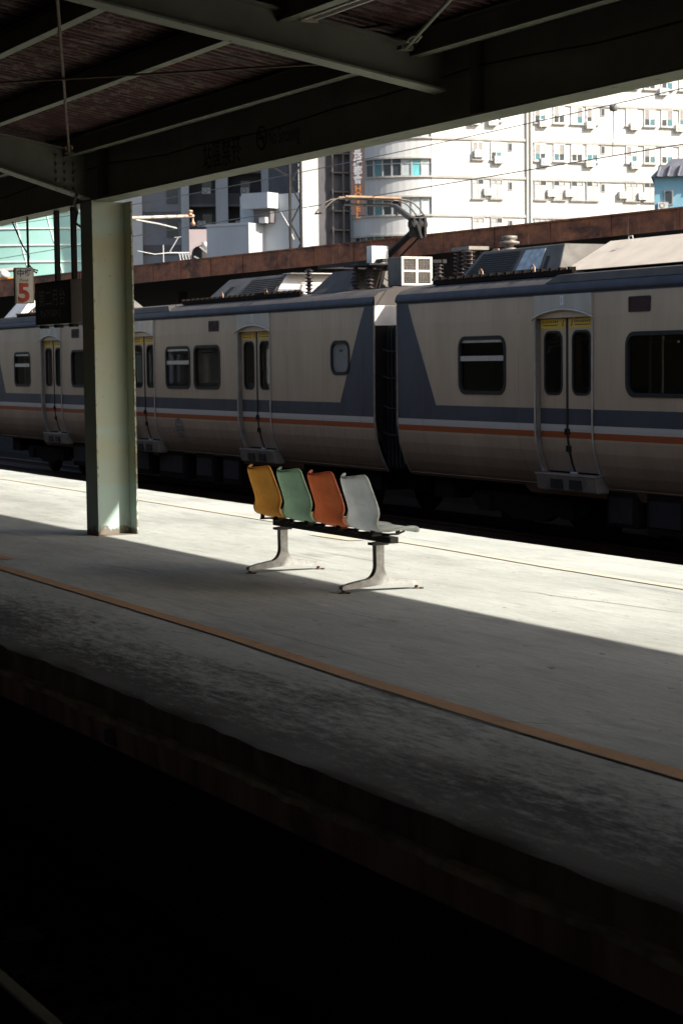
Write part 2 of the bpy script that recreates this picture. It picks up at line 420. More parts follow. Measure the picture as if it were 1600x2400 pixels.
mat['bpil'] = M('pale_pilaster', (0.50, 0.50, 0.49), (0.40, 0.40, 0.39), 0.6, 0.75, 0, (1, 1, 0.2))
mat['bblue'] = M('pale_blue_render', (0.46, 0.48, 0.49), (0.36, 0.375, 0.385), 0.5, 0.85, 0, (1, 1, 0.4))
mat['bpink'] = M('pinkish_render', (0.40, 0.33, 0.33), (0.32, 0.26, 0.26), 0.5, 0.85)
mat['bcyan'] = M('sky_blue_wall', (0.24, 0.46, 0.56), (0.19, 0.38, 0.48), 0.8, 0.75)
mat['broof'] = M('grey_roof_tile', (0.25, 0.25, 0.29), (0.18, 0.18, 0.21), 3, 0.8)
mat['wdark'] = M('dark_window_glass', (0.045, 0.055, 0.065), (0.03, 0.035, 0.04), 1, 0.12)
mat['wteal'] = M('teal_window_glass', (0.07, 0.18, 0.21), (0.05, 0.13, 0.15), 1.5, 0.15)
mat['wpale'] = M('curtained_glass', (0.42, 0.46, 0.47), (0.30, 0.34, 0.35), 1.2, 0.25)
mat['wbright'] = M('teal_panel', (0.12, 0.42, 0.45), None, 1, 0.4)
mat['wframe'] = M('window_frame_grey', (0.36, 0.36, 0.35), (0.28, 0.28, 0.27), 2, 0.6)
mat['shwhite'] = M('white_shutter_slats', (0.74, 0.73, 0.70), (0.48, 0.47, 0.45), 3.0, 0.7, 0, (0.02, 0.02, 4), 0.45, 0.55)
mat['shdark'] = M('dark_shutter_slats', (0.09, 0.09, 0.09), (0.28, 0.28, 0.27), 3.0, 0.7, 0, (0.02, 0.02, 4), 0.45, 0.6)
mat['acbody'] = M('air_conditioner_body', (0.66, 0.64, 0.60), (0.52, 0.50, 0.46), 3, 0.6)
mat['acfan'] = M('air_conditioner_grille', (0.18, 0.175, 0.165), None, 3, 0.6)
mat['tealroof'] = M('teal_cladding', (0.27, 0.46, 0.41), (0.22, 0.40, 0.36), 0.4, 0.4)
mat['tealseam'] = M('pale_seam', (0.66, 0.74, 0.68), (0.58, 0.62, 0.54), 1, 0.6)
mat['ygreen'] = M('yellow_green_panel', (0.28, 0.30, 0.12), (0.20, 0.22, 0.10), 1, 0.6)
mat['orange'] = M('orange_band', (0.66, 0.30, 0.06), (0.55, 0.24, 0.05), 1, 0.5)
mat['hotelred'] = M('hotel_sign_maroon', (0.06, 0.038, 0.038), (0.05, 0.032, 0.032), 1, 0.6)
mat['hotelwhite'] = M('hotel_sign_white', (0.36, 0.36, 0.38), None, 1, 0.5)  # dimmed white, shade on the sign put into the colour
mat['hotelorange'] = M('hotel_sign_orange', (0.36, 0.13, 0.03), None, 1, 0.5)  # orange dimmed likewise, shade put into the colour
mat['wirem'] = M('overhead_wire_copper', (0.14, 0.135, 0.13), None, 1, 0.6)
mat['galv'] = M('galvanised_steel', (0.50, 0.49, 0.47), (0.36, 0.35, 0.33), 4, 0.5, 0.3)
mat['canopyside'] = M('plain_ceiling', (0.18, 0.175, 0.165), None, 1, 0.85)

# text as flat mesh print; xa = world direction of reading, za = up of letters
def text(name, body, size, origin, xa, za, material, parent, extrude=0.0, sx=1.0, align='LEFT', bold=0.0):
    cu = bpy.data.curves.new(name, 'FONT')
    cu.body = body; cu.size = 1.0; cu.extrude = extrude / size; cu.align_x = align; cu.resolution_u = 3; cu.offset = bold
    tmp = bpy.data.objects.new('tmp_text', cu)
    col.objects.link(tmp)
    dg = bpy.context.evaluated_depsgraph_get()
    me = bpy.data.meshes.new_from_object(tmp.evaluated_get(dg))
    bpy.data.objects.remove(tmp); bpy.data.curves.remove(cu)
    xa, za = Vector(xa).normalized(), Vector(za).normalized()
    na = xa.cross(za)
    mm = Matrix.Identity(4)
    for i in range(3):
        mm[i][0], mm[i][1], mm[i][2], mm[i][3] = xa[i] * size * sx, za[i] * size, na[i] * size, origin[i]
    me.transform(mm)
    me.name = name
    me.materials.clear(); me.materials.append(material)
    o = bpy.data.objects.new(name, me)
    o.parent = parent
    col.objects.link(o)
    return o

# ================================================================== SETTING
RAIL = -0.92
g = MB(); g.add([(-900, -500, -1.12), (300, -500, -1.12), (300, 900, -1.12), (-900, 900, -1.12)], [(0, 1, 2, 3)])
tag(g.build('ground', mat['ground']), kind='structure')

# island platform: top sheet with slightly ragged lips, kerb face, ledge, lower wall
PY0, PY1, PX0, PX1 = 3.29, 8.92, -110.0, 22.0
plat = MB()
n = 1100
rng = random.Random(3)
def lipn(k, seed):
    r = random.Random(seed * 7919 + k)
    return r.uniform(-1, 1)
xs = [PX0 + (PX1 - PX0) * k / n for k in range(n + 1)]
rows = []
for k, x in enumerate(xs):
    a = 0.007 * lipn(k, 1) + 0.010 * lipn(k // 7, 2) + (0.03 * max(0, lipn(k // 3, 4) - 0.82) * 5)
    b = 0.007 * lipn(k, 3) + 0.012 * lipn(k // 6, 5)
    cz = 0.004 * lipn(k // 2, 6)
    rows.append([(x, PY0 + a, -0.012 + cz), (x, PY0 + 0.035 + abs(a), 0.0), (x, 4.6, 0.012), (x, 6.1, 0.02), (x, 7.6, 0.012), (x, PY1 - 0.03 - abs(b), 0.0), (x, PY1 + b, -0.012 + cz)])
vs = [p for r in rows for p in r]
fs = []
for k in range(n):
    for j in range(6):
        fs.append((k * 7 + j, (k + 1) * 7 + j, (k + 1) * 7 + j + 1, k * 7 + j + 1))
plat.add(vs, fs, 0, True)
# front and back faces of the slab
ff = [(x, r[0][1], r[0][2]) for x, r in zip(xs, rows)] + [(x, PY0 + 0.006 * lipn(k, 9), -0.125) for k, x in enumerate(xs)]
plat.add(ff, [(k + 1, k, n + 1 + k, n + 2 + k) for k in range(n)], 1)
fb = [(x, r[6][1], r[6][2]) for x, r in zip(xs, rows)] + [(x, PY1, -0.125) for x in xs]
plat.add(fb, [(k, k + 1, n + 2 + k, n + 1 + k) for k in range(n)], 1)
platform = tag(plat.build('platform', [mat['concrete'], mat['kerb']]), kind='structure')
led = MB()
lv = []
for k, x in enumerate(xs):
    j = 0.012 * lipn(k, 12) + 0.012 * lipn(k // 5, 13)
    lv += [(x, PY0 + 0.05, -0.123), (x, PY0 - 0.045 + j, -0.128 + 0.006 * lipn(k, 14)), (x, PY0 - 0.055 + j, -0.150), (x, PY0 - 0.045, -0.27)]
led.add(lv, [(k * 4 + j, k * 4 + j + 1, k * 4 + j + 5, k * 4 + j + 4) for k in range(n) for j in (0, 1)], 0)
led.add(lv, [(k * 4 + 2, k * 4 + 3, k * 4 + 7, k * 4 + 6) for k in range(n)], 1)
led.add([(PX0, PY0 - 0.045, -0.27), (PX1, PY0 - 0.045, -0.27), (PX1, PY0 + 0.42, -0.27), (PX0, PY0 + 0.42, -0.27)], [(0, 3, 2, 1)], 1)
led.build('ledge', [mat['mortar'], mat['wallbase']], platform)
lw = MB(); lw.box(PX0, PX1, PY0 + 0.40, PY1 - 0.05, -1.2, -0.13); lw.build('wall_base', M('undercut_shade_wall', (0.05, 0.04, 0.036), (0.03, 0.024, 0.022), 3, 0.9), platform)  # undercut shade put into the near-black wall colour
# ochre safety line on the near side, laid in lengths; faded line on the far side
def line_y(x):
    pts = [(-110, 4.5), (-20, 4.5), (-14.3, 4.458), (-10.1, 4.40), (-7.9, 4.30), (-6.8, 4.295), (-5.7, 4.305), (10, 4.30)]
    for (a, ya), (b, yb) in zip(pts, pts[1:]):
        if a <= x <= b: return ya + (yb - ya) * (x - a) / (b - a)
def crown(y):
    pts = [(3.2, 0.0), (3.325, 0.0), (4.6, 0.012), (6.1, 0.02), (7.6, 0.012), (8.89, 0)]
    for (a, ya), (b, yb) in zip(pts, pts[1:]):
        if a <= y <= b: return ya + (yb - ya) * (y - a) / (b - a)
    return 0
x = -40.0
rng = random.Random(11)
while x < 6:
    L = rng.choice([1.15, 1.2, 1.25, 0.62, 1.9])
    b = MB()
    w = rng.uniform(0.098, 0.106)
    y0, y1 = line_y(x), line_y(x + L)
    e = 0.004
    ns = 10
    vv = []
    for k in range(ns + 1):
        xx = x + e + (L - 2 * e) * k / ns
        yy = y0 + (y1 - y0) * k / ns
        j0, j1 = rng.uniform(-.003, .003), rng.uniform(-.004, .004)
        zz = crown(yy)
        vv += [(xx, yy + j0, zz - 0.01), (xx, yy + j0, zz + 0.0035), (xx, yy + w + j1, zz + 0.004), (xx, yy + w + j1, zz - 0.01)]
    b.add(vv, [(k * 4 + j + 1, k * 4 + j, k * 4 + j + 4, k * 4 + j + 5) for k in range(ns) for j in range(3)] + [(0, 1, 2, 3), (ns * 4 + 3, ns * 4 + 2, ns * 4 + 1, ns * 4)])
    b.build('painted_line', mat['ochre'], platform)
    x += L
grv = MB()
gx = [-40 + 0.5 * k for k in range(93)]
grv.add([p for xx in gx for p in ((xx, line_y(xx) - 0.011, crown(line_y(xx)) + 0.004), (xx, line_y(xx) + 0.002, crown(line_y(xx)) + 0.004))], [(2 * k, 2 * k + 1, 2 * k + 3, 2 * k + 2)[::-1] for k in range(92)])
grv.build('line_gap_shadow', M('gap_shadow_paint', (0.03, 0.026, 0.022), None, 9, 0.9), platform)  # dark strip paints the gap shadow along the line
fl = MB()
fp = [(-60, 8.10), (-20.6, 8.075), (-13.9, 7.985), (-12.2, 7.90), (-10.5, 7.885), (8, 7.87)]
fv = []
rng = random.Random(5)
for (a, ya), (b_, yb) in zip(fp, fp[1:]):
    for k in range(40):
        xx = a + (b_ - a) * k / 40; yy = ya + (yb - ya) * k / 40
        zz = crown(yy) + 0.006
        fv += [(xx, yy + rng.uniform(-.004, .004), zz), (xx, yy + 0.09 + rng.uniform(-.006, .006), zz)]
fl.add(fv, [(2 * k, 2 * k + 2, 2 * k + 3, 2 * k + 1) for k in range(len(fv) // 2 - 1)])
fl.build('faded_line', mat['faded'], platform)
pm = MB(); pm.add([(-15.6, 7.66, crown(7.66) + 0.006), (-14.9, 7.69, crown(7.69) + 0.006), (-14.88, 7.84, crown(7.84) + 0.006), (-15.5, 7.80, crown(7.8) + 0.006)], [(0, 1, 2, 3)])
pm.build('painted_patch', mat['patchyel'], platform)
pm = MB(); pm.add([(-15.6, 4.70, crown(4.7) + 0.005), (-14.96, 4.71, crown(4.71) + 0.005), (-15.0, 4.80, crown(4.8) + 0.005), (-15.6, 4.80, crown(4.8) + 0.005)], [(0, 1, 2, 3)])
pm.build('painted_patch', mat['ochre'], platform)
rng = random.Random(77)
tar = M('crack_dirt', (0.06, 0.055, 0.048), None, 9, 0.95)
for x0, y0, x1, y1 in ((-9.3, 4.28, -9.0, 4.62), (-7.15, 4.22, -6.75, 4.72), (-5.6, 3.9, -5.35, 4.5), (-12.6, 4.3, -12.4, 4.9), (-10.6, 4.2, -10.2, 4.3), (-14.2, 5.2, -13.2, 5.35), (-11.2, 6.9, -9.4, 7.15), (-9.4, 7.15, -7.4, 7.3), (-8.6, 3.6, -8.3, 4.2), (-6.5, 5.3, -5.8, 5.45), (-10.6, 5.45, -9.9, 5.5)):
    b = MB(); vv = []; kk = 14
    for k in range(kk + 1):
        f_ = k / kk; xx = x0 + (x1 - x0) * f_ + rng.uniform(-.02, .02); yy = y0 + (y1 - y0) * f_ + rng.uniform(-.012, .012)
        w_ = 0.0035 * math.sin(PI * min(.97, max(.03, f_))) + 0.0008
        z_ = crown(yy) + (0.006 if abs(yy - line_y(xx) - .05) < .09 else 0.003)
        vv += [(xx, yy - w_, z_), (xx, yy + w_, z_)]
    b.add(vv, [(2 * k, 2 * k + 2, 2 * k + 3, 2 * k + 1) for k in range(kk)])
    b.build('crack', tar, platform)
# small bolt-on plate on the lower wall
mk = MB(); mk.box(-8.78, -8.65, PY0 - 0.064, PY0 - 0.05, -0.25, -0.17)
mk.build('number_plate', M('plate_blue_grey', (0.07, 0.08, 0.13), None, 8, 0.5), platform)

# platform under the camera; unseen canopy and walls added to keep the foreground dark
op = MB(); op.box(-150, 32, -9.0, 0.45, -1.2, -0.06)
tag(op.build('near_platform', mat['concrete']), kind='structure')
hall = MB(); hall.box(-150, 32, -9.4, -9.0, -1.2, 5.2)
tag(hall.build('blocking_wall', mat['canopyside']), 'plain grey unseen wall added behind the near platform to block light', 'wall')
nc = MB(); nc.box(-150, 32, -9.0, 3.08, 4.55, 4.7)
tag(nc.build('shading_canopy', mat['canopyside']), 'unseen flat canopy stretched over the near platform and its track to block light', 'canopy')
ew = MB(); ew.box(12.0, 12.3, -9.0, 3.2, -1.2, 4.55)
tag(ew.build('end_wall', mat['canopyside']), 'plain unseen end wall added at the near platform to block light', 'wall')

# tracks
def rail(y, x0, x1, label, shiny=False):
    b = MB()
    prof = [(-0.061, 0), (0.061, 0), (0.055, 0.02), (0.012, 0.035), (0.010, 0.105), (0.033, 0.118), (0.033, 0.145), (0.026, 0.152), (-0.026, 0.152), (-0.033, 0.145), (-0.033, 0.118), (-0.010, 0.105), (-0.012, 0.035), (-0.055, 0.02)]
    k = len(prof)
    vs = [(x0, y + a, RAIL - 0.152 + c) for a, c in prof] + [(x1, y + a, RAIL - 0.152 + c) for a, c in prof]
    for i in range(k):
        b.add([vs[i], vs[(i + 1) % k], vs[k + (i + 1) % k], vs[k + i]], [(0, 3, 2, 1)], 1 if shiny and 6 <= i <= 8 else 0)
    return tag(b.build('rail', [mat['rail_rust'], mat['rail_head']]), label, 'rail')
rail(2.34, -60, 6, 'worn steel rail shining in the dark track below the near platform edge', True)
rail(2.34 - 1.10, -60, 6, 'steel rail nearest the camera in the dark track', True)
for yy, lb in ((15.1, 'steel rail under the near wheels of the train'), (16.2, 'steel rail under the far wheels of the train'),
               (9.95, 'steel rail of the empty track next to the sunlit platform edge'), (11.05, 'steel rail of the empty track nearer the train')):
    rail(yy, -110, 6, lb)
sl = MB(); sl.box(-0.11, 0.11, -1.05, 1.05, -0.14, 0.0); slm = None
for k in range(26):
    o = sl.build('sleeper', mat['sleeper']) if slm is None else slm.copy()
    if slm is None: slm = o
    else: col.objects.link(o)
    o.location = (-13.0 + 0.62 * k, 1.79, RAIL - 0.152)
    tag(o, 'concrete sleeper lying in the dark ballast below the platform', 'sleeper', 'sleepers of the near track')
bl = MB()
rng = random.Random(21)
for k in range(5200):
    x = rng.uniform(-11.5, 0.0); y = rng.uniform(0.5, 3.3)
    r = rng.uniform(0.02, 0.042); z = RAIL - 0.17 + rng.uniform(-0.01, 0.03)
    q = [Vector((rng.uniform(.7, 1.2) * r * a, rng.uniform(.7, 1.2) * r * b_, rng.uniform(.6, 1.0) * r * c)) for a, b_, c in ((1, 0, 0), (-1, 0, 0), (0, 1, 0), (0, -1, 0), (0, 0, 1), (0, 0, -1))]
    a = rng.uniform(0, 6.28); ca, sa = math.cos(a), math.sin(a)
    bl.add([(x + p.x * ca - p.y * sa, y + p.x * sa + p.y * ca, z + p.z) for p in q], [(0, 2, 4), (2, 1, 4), (1, 3, 4), (3, 0, 4), (2, 0, 5), (1, 2, 5), (3, 1, 5), (0, 3, 5)])
tag(bl.build('ballast', mat['ballast']), 'dark stone ballast between the rails', 'ballast', kind='stuff')
mat['bed'] = M('dark_track_bed', (0.018, 0.015, 0.013), (0.011, 0.009, 0.008), 4, 0.95, spec=0.05)  # near-black colour, the same over the whole bed
bb = MB(); bb.add([(-110, 0.45, RAIL - 0.175), (10, 0.45, RAIL - 0.175), (10, 3.5, RAIL - 0.175), (-110, 3.5, RAIL - 0.175), (-110, 8.7, RAIL - 0.16), (10, 8.7, RAIL - 0.16), (10, 18.4, RAIL - 0.16), (-110, 18.4, RAIL - 0.16)], [(0, 1, 2, 3), (4, 5, 6, 7)])
tag(bb.build('track_bed', mat['bed']), kind='structure')

# ================================================================== CANOPY OVER THE ISLAND PLATFORM
K = 0.17
YC = 6.19
def P(y, off=0.0): return 3.30 + K * (YC - 0.11 - y if y < YC else y - YC - 0.11) + off
canopy = tag(empty('platform_canopy', (-16.66, YC, 0.02)), 'weathered pale green steel canopy with flaking maroon roof sheets over the platform', 'canopy')
CX0, CX1 = -60.0, 20.0
def C_(mb, name, mats, parent=None, bevel=0):
    o = mb.build(name, mats, parent or canopy, bevel=bevel)
    return o
# all canopy parts are written in world coordinates; undo the parent's offset
canopy_off = Vector((16.66, -YC, -0.02))
def shift(o):
    o.location = canopy_off
    return o
def ibeam_x(x0, x1, y, zb, zt, wb, tf=0.014, tw=0.012, wm=0, fm=1):
    b = MB()
    b.box(x0, x1, y - wb / 2, y + wb / 2, zb, zb + tf, fm)
    b.box(x0, x1, y - wb / 2, y + wb / 2, zt - tf, zt, fm)
    b.box(x0, x1, y - tw / 2, y + tw / 2, zb + tf, zt - tf, wm)
    return b
gird = shift(C_(ibeam_x(CX0, CX1, YC, 2.95, 3.41, 0.22), 'girder', [M('girder_side_paint', (0.40, 0.39, 0.32), (0.30, 0.285, 0.23), 2.5, 0.6, bump=0.1), mat['beam']]))
b = MB()
for x in (-10.18, -16.45):
    b = MB(); b.box(x - 0.006, x + 0.006, YC - 0.10, YC - 0.006, 2.965, 3.395)
    shift(C_(b, 'stiffener', mat['web']))
# transverse beams (near wing rises towards the camera)
def sloped_beam(x, ys, zb0, slope, depth_fn, wf=0.15):
    b = MB()
    y0, y1 = ys
    N = 12
    for i in range(N):
        ya, yb = y0 + (y1 - y0) * i / N, y0 + (y1 - y0) * (i + 1) / N
        za, zb = zb0(ya), zb0(yb)
        ta, tb = za + depth_fn(ya), zb + depth_fn(yb)
        for w, zz0, zz1, mi in ((wf, (za, za + .013), (zb, zb + .013), 1), (0.012, (za + .013, ta - .012), (zb + .013, tb - .012), 0), (wf, (ta - .012, ta), (tb - .012, tb), 0)):
            b.hexa([(x - w / 2, ya, zz0[0]), (x + w / 2, ya, zz0[0]), (x + w / 2, yb, zz1[0]), (x - w / 2, yb, zz1[0]), (x - w / 2, ya, zz0[1]), (x + w / 2, ya, zz0[1]), (x + w / 2, yb, zz1[1]), (x - w / 2, yb, zz1[1])], mi)
    return b
for x in (-10.5, -4.3, -22.9):
    f0 = lambda y: 3.128 + K * (6.08 - y)
    shift(C_(sloped_beam(x, (6.078, 2.6), f0, K, lambda y: 0.235), 'cross_beam', [mat['web'], mat['beam']]))
    f1 = lambda y: 3.128 + K * (y - 6.30)
    shift(C_(sloped_beam(x, (6.305, 8.5), f1, K, lambda y: 0.235), 'cross_beam', [mat['web'], mat['beam']]))
for x in (-16.7,):
    f0 = lambda y: 2.967 + (0.30 * (6.08 - y) if y > 5.0 else 0.30 * 1.08 + 0.12 * (5.0 - y))
    d0 = lambda y: max(0.16, 3.37 + K * (6.08 - y) - f0(y))
    shift(C_(sloped_beam(x, (6.078, 2.6), f0, K, d0, 0.17), 'haunched_beam', [mat['web'], mat['beam']]))
    f1 = lambda y: 2.967 + 0.30 * min(y - 6.3, 1.08) + 0.12 * max(0, y - 7.38)
    d1 = lambda y: max(0.16, 3.37 + K * (y - 6.3) - f1(y))
    shift(C_(sloped_beam(x, (6.305, 8.2), f1, K, d1, 0.17), 'haunched_beam', [mat['web'], mat['beam']]))
# purlins
for y in (5.90, 5.03, 4.22, 3.40, 6.9, 7.75, 8.6):
    b = MB(); z = P(y)
    w = 0.075
    b.box(CX0, CX1, y - w / 2, y + w / 2, z, z + 0.010, 1)
    b.box(CX0, CX1, y - 0.005, y + 0.005, z + 0.010, z + 0.135, 0)
    b.box(CX0, CX1, y - w / 2, y + w / 2, z + 0.135, z + 0.145, 0)
    shift(C_(b, 'purlin', [mat['web'], mat['beam']]))
# corrugated roof sheets, ribs running up the slope; sheets 0.8 m wide
def deck(x0, x1, ya, yb):
    b = MB(); per = 0.10; k = int(round((x1 - x0) / per))
    prof = [(0, 0), (0.03, 0), (0.045, 0.022), (0.085, 0.022), (0.1, 0)]
    pts = []
    for i in range(k):
        pts += [(x0 + i * per + a, c) for a, c in prof[:-1]]
    pts.append((x0 + k * per, 0))
    n = len(pts)
    za, zb = P(ya, 0.150), P(yb, 0.150)
    vs = [(x, ya, za + c) for x, c in pts] + [(x, yb, zb + c) for x, c in pts] + [(x, ya, za + c + 0.006) for x, c in pts] + [(x, yb, zb + c + 0.006) for x, c in pts]
    b.add(vs, [(i, i + 1, n + i + 1, n + i) for i in range(n - 1)] + [(3 * n + i, 3 * n + i + 1, 2 * n + i + 1, 2 * n + i) for i in range(n - 1)])
    return b
x = CX0
rng = random.Random(8)
while x < CX1 - 0.1:
    o = shift(C_(deck(x, x + 0.8, 6.06, 2.6), 'roof_sheet', mat['roofsheet']))
    o.location = canopy_off + Vector((0, 0, rng.uniform(0, 0.006)))
    x += 0.8
shift(C_(deck(CX0, CX1, 6.32, 9.02), 'far_roof_sheet', mat['roofsheet']))
b = MB(); b.box(CX0, CX1, 6.0, 6.40, 3.455, 3.47); shift(C_(b, 'valley_gutter', mat['darksteel']))
b = MB(); b.box(CX0, CX1, 9.0, 9.05, P(9.0, 0.17), P(9.0, 0.30)); shift(C_(b, 'eaves_board', mat['beam']))
# bracing rods with turnbuckles
def rod(a, b_, r=0.011):
    m_ = MB(); a, b_ = Vector(a), Vector(b_)
    m_.tube([a, b_], r, 8)
    d = (b_ - a).normalized()
    s = d.cross(Vector((0, 0, 1))).normalized() * 0.028
    p, q = a + d * 0.16, a + d * 0.36
    m_.tube([p, p + d * 0.03 + s, q - d * 0.03 + s, q], 0.009, 6).tube([p, p + d * 0.03 - s, q - d * 0.03 - s, q], 0.009, 6)
    m_.box(a.x - .03, a.x + .03, a.y - .04, a.y + .04, a.z - .012, a.z + .012)
    return m_
shift(C_(rod((-16.43, 5.83, 3.344), (-9.5, 3.30, 3.773)), 'bracing_rod', mat['rod']))
shift(C_(rod((-10.36, 5.76, 3.355), (-4.6, 3.9, 3.67), 0.013), 'bracing_rod', mat['beam']))
shift(C_(rod((-16.45, 3.50, 3.72), (-10.6, 5.82, 3.325), 0.008), 'bracing_rod', mat['rod']))
# bolts at the column joint
b = MB()
for j, yy in enumerate((5.80, 5.88, 5.96)):
    for k in range(5):
        b.lathe([(0, 0.022), (0.014, 0.022), (0.016, 0.0)], (0, 0, 0), 6)
        vs = b.v[-18:]; b.v[-18:] = [(-16.69 + v[2], yy + v[0], 3.06 + 0.068 * k + v[1]) for v in vs]
shift(C_(b, 'bolt', mat['web']))
# cables along the girder
b = MB(); pts = []
for k in range(60):
    xx = -30 + k * 0.6
    pts.append((xx, YC - 0.045, 3.25 - 0.055 * math.sin(PI * ((xx + 16.6) % 6.2) / 6.2) + 0.01 * math.sin(xx * 3)))
b.tube(pts, 0.006, 5)
shift(C_(b, 'cable', mat['black']))
b = MB(); b.tube([(-16.6, 5.95, 3.0), (-16.95, 6.05, 2.96), (-17.12, 6.14, 2.90), (-17.2, 6.15, 2.80), (-17.0, 6.2, 2.70), (-16.9, 6.22, 2.66)], 0.012, 6)
shift(C_(b, 'cable', mat['black']))
# painted notice on the girder web
zt = Vector((0, 0, 1))
o = text('lettering', '站區禁菸', 0.215, (-14.36, YC - 0.0085, 3.035), (1, 0, 0), zt, mat['letter'], canopy, 0, 0.84, bold=0.012); shift(o)
b = MB(); cx_, cz_ = -13.28, 3.155
circ = [(cx_ + 0.088 * math.cos(a * PI / 12), cz_ + 0.088 * math.sin(a * PI / 12)) for a in range(24)]
cinn = [(cx_ + 0.072 * math.cos(a * PI / 12), cz_ + 0.072 * math.sin(a * PI / 12)) for a in range(24)]
b.ring(circ, cinn, YC - 0.009, YC - 0.0065)
b.hexa([(cx_ - 0.06, YC - .009, cz_ + .045), (cx_ - .045, YC - .009, cz_ + .06), (cx_ - .045, YC - .0065, cz_ + .06), (cx_ - .06, YC - .0065, cz_ + .045), (cx_ + .045, YC - .009, cz_ - .06), (cx_ + .06, YC - .009, cz_ - .045), (cx_ + .06, YC - .0065, cz_ - .045), (cx_ + .045, YC - .0065, cz_ - .06)])
b.box(cx_ - .05, cx_ + .05, YC - .0088, YC - .0066, cz_ - .012, cz_ + .008)
shift(C_(b, 'no_smoking_symbol', mat['letter']))
o = text('lettering', 'No Smoking', 0.165, (-13.16, YC - 0.0085, 3.085), (1, 0, 0), zt, mat['letter'], canopy, 0, 0.62); shift(o)

# fluorescent batten hung under the sheets
lamp = tag(empty('fluorescent_lamp', (-9.6, 5.12, 3.50)), 'unlit fluorescent batten lamp under the canopy sheets at the top', 'lamp')
b = MB(); b.box(-0.75, 0.75, -0.06, 0.06, 0.0, 0.045); b.build('housing', mat['lampwhite'], lamp)
for yy in (-0.035, 0.035):
    b = MB(); b.tube([(-0.72, yy, -0.02), (0.72, yy, -0.02)], 0.014, 8); b.build('tube', mat['lampwhite'], lamp)
b = MB()
for xx in (-0.735, 0.735): b.box(xx - 0.012, xx + 0.012, -0.055, 0.055, -0.04, 0.0)
b.build('lamp_holder', mat['signframe'], lamp)
b = MB(); b.tube([(-0.75, 0, 0.02), (-1.1, 0.1, -0.02), (-1.0, 0.5, 0.0), (-0.8, 0.75, 0.03)], 0.008, 6); b.build('cable', mat['black'], lamp)

# steel H column
colm = tag(empty('steel_column', (-16.665, 6.24, 0.0)), 'pale green riveted steel H column standing on the platform beside the bench', 'column')
b = MB(); b.box(-0.15, 0.145, -0.185, -0.168, 0.0, 2.95); b.build('flange', mat['green'], colm, bevel=0.003)
b = MB(); b.box(-0.165, 0.165, 0.168, 0.185, 0.0, 2.95); b.build('flange', mat['green'], colm, bevel=0.003)
b = MB(); b.box(-0.006, 0.006, -0.168, 0.168, 0.0, 2.95); b.build('web', mat['green'], colm)
b = MB(); b.box(-0.17, 0.17, -0.19, 0.19, 0.015, 0.022); b.build('base_plate', mat['green'], colm)

# ================================================================== HANGING SIGNS
zup = (0, 0, 1)
s5 = tag(empty('number_sign', (-18.6, 6.11, 2.12)), 'small white hanging sign with a red 5 below blue station name', 'sign')
b = MB(); b.prism(rrect(-0.095, 0.095, 0, 0.345, 0.012, 2), -0.022, 0.022, 'x'); b.build('frame', mat['signframe'], s5)
b = MB(); b.prism(rrect(-0.083, 0.083, 0.012, 0.333, 0.01, 2), -0.024, 0.025, 'x'); b.build('face', mat['signwhite'], s5)
b = MB(); b.tube([(0, 0.05, 0.345), (0.0, 0.05, 0.83)], 0.013, 6); b.build('hanger', mat['darksteel'], s5)
text('lettering', '中壢', 0.078, (0.027, -0.076, 0.262), (0, 1, 0), zup, mat['signblue'], s5, 0, 0.96, bold=0.015)
text('lettering', 'Zhongli', 0.036, (0.027, -0.052, 0.212), (0, 1, 0), zup, mat['ink'], s5, 0, 0.85)
text('numeral', '5', 0.245, (0.027, -0.074, 0.022), (0, 1, 0), zup, mat['signred'], s5, 0.0, 1.05, bold=0.035)
b = MB(); b.tube([(0, -0.10, 0.78), (0.0, 0.0, 0.55), (0, 0.06, 0.46), (0, 0.05, 0.38), (0.01, 0.09, 0.33), (0.01, 0.14, 0.32), (0.01, 0.13, 0.295), (0.01, 0.08, 0.325)], 0.008, 6); b.build('cable', mat['black'], s5)

sp = tag(empty('platform_sign', (-17.75, 6.16, 1.90)), 'dark hanging sign reading platform 2 left of the column', 'sign')
b = MB(); b.box(-0.50, 0.50, -0.06, 0.06, 0.0, 0.40); b.build('frame', mat['signdframe'], sp, bevel=0.008)
b = MB(); b.box(-0.475, 0.475, -0.064, 0.064, 0.025, 0.375); b.build('face', mat['signdark'], sp)
for x in (0.0, 0.46):
    b = MB(); b.box(x - 0.022, x + 0.022, -0.022, 0.022, 0.40, 1.055); b.build('hanger', mat['darksteel'], sp)
b = MB(); b.box(-0.46, -0.36, -0.03, 0.03, -0.03, 0.0).box(-0.05, 0.05, -0.03, 0.03, -0.03, 0.0).box(0.36, 0.46, -0.03, 0.03, -0.03, 0); b.build('bracket', mat['black'], sp)
text('lettering', '第二月台', 0.17, (-0.37, -0.0665, 0.185), (1, 0, 0), zup, mat['signgrey'], sp, 0, 1.12)
text('lettering', 'PLATFORM 2', 0.095, (-0.32, -0.0665, 0.072), (1, 0, 0), zup, mat['signgrey'], sp, 0, 1.05)

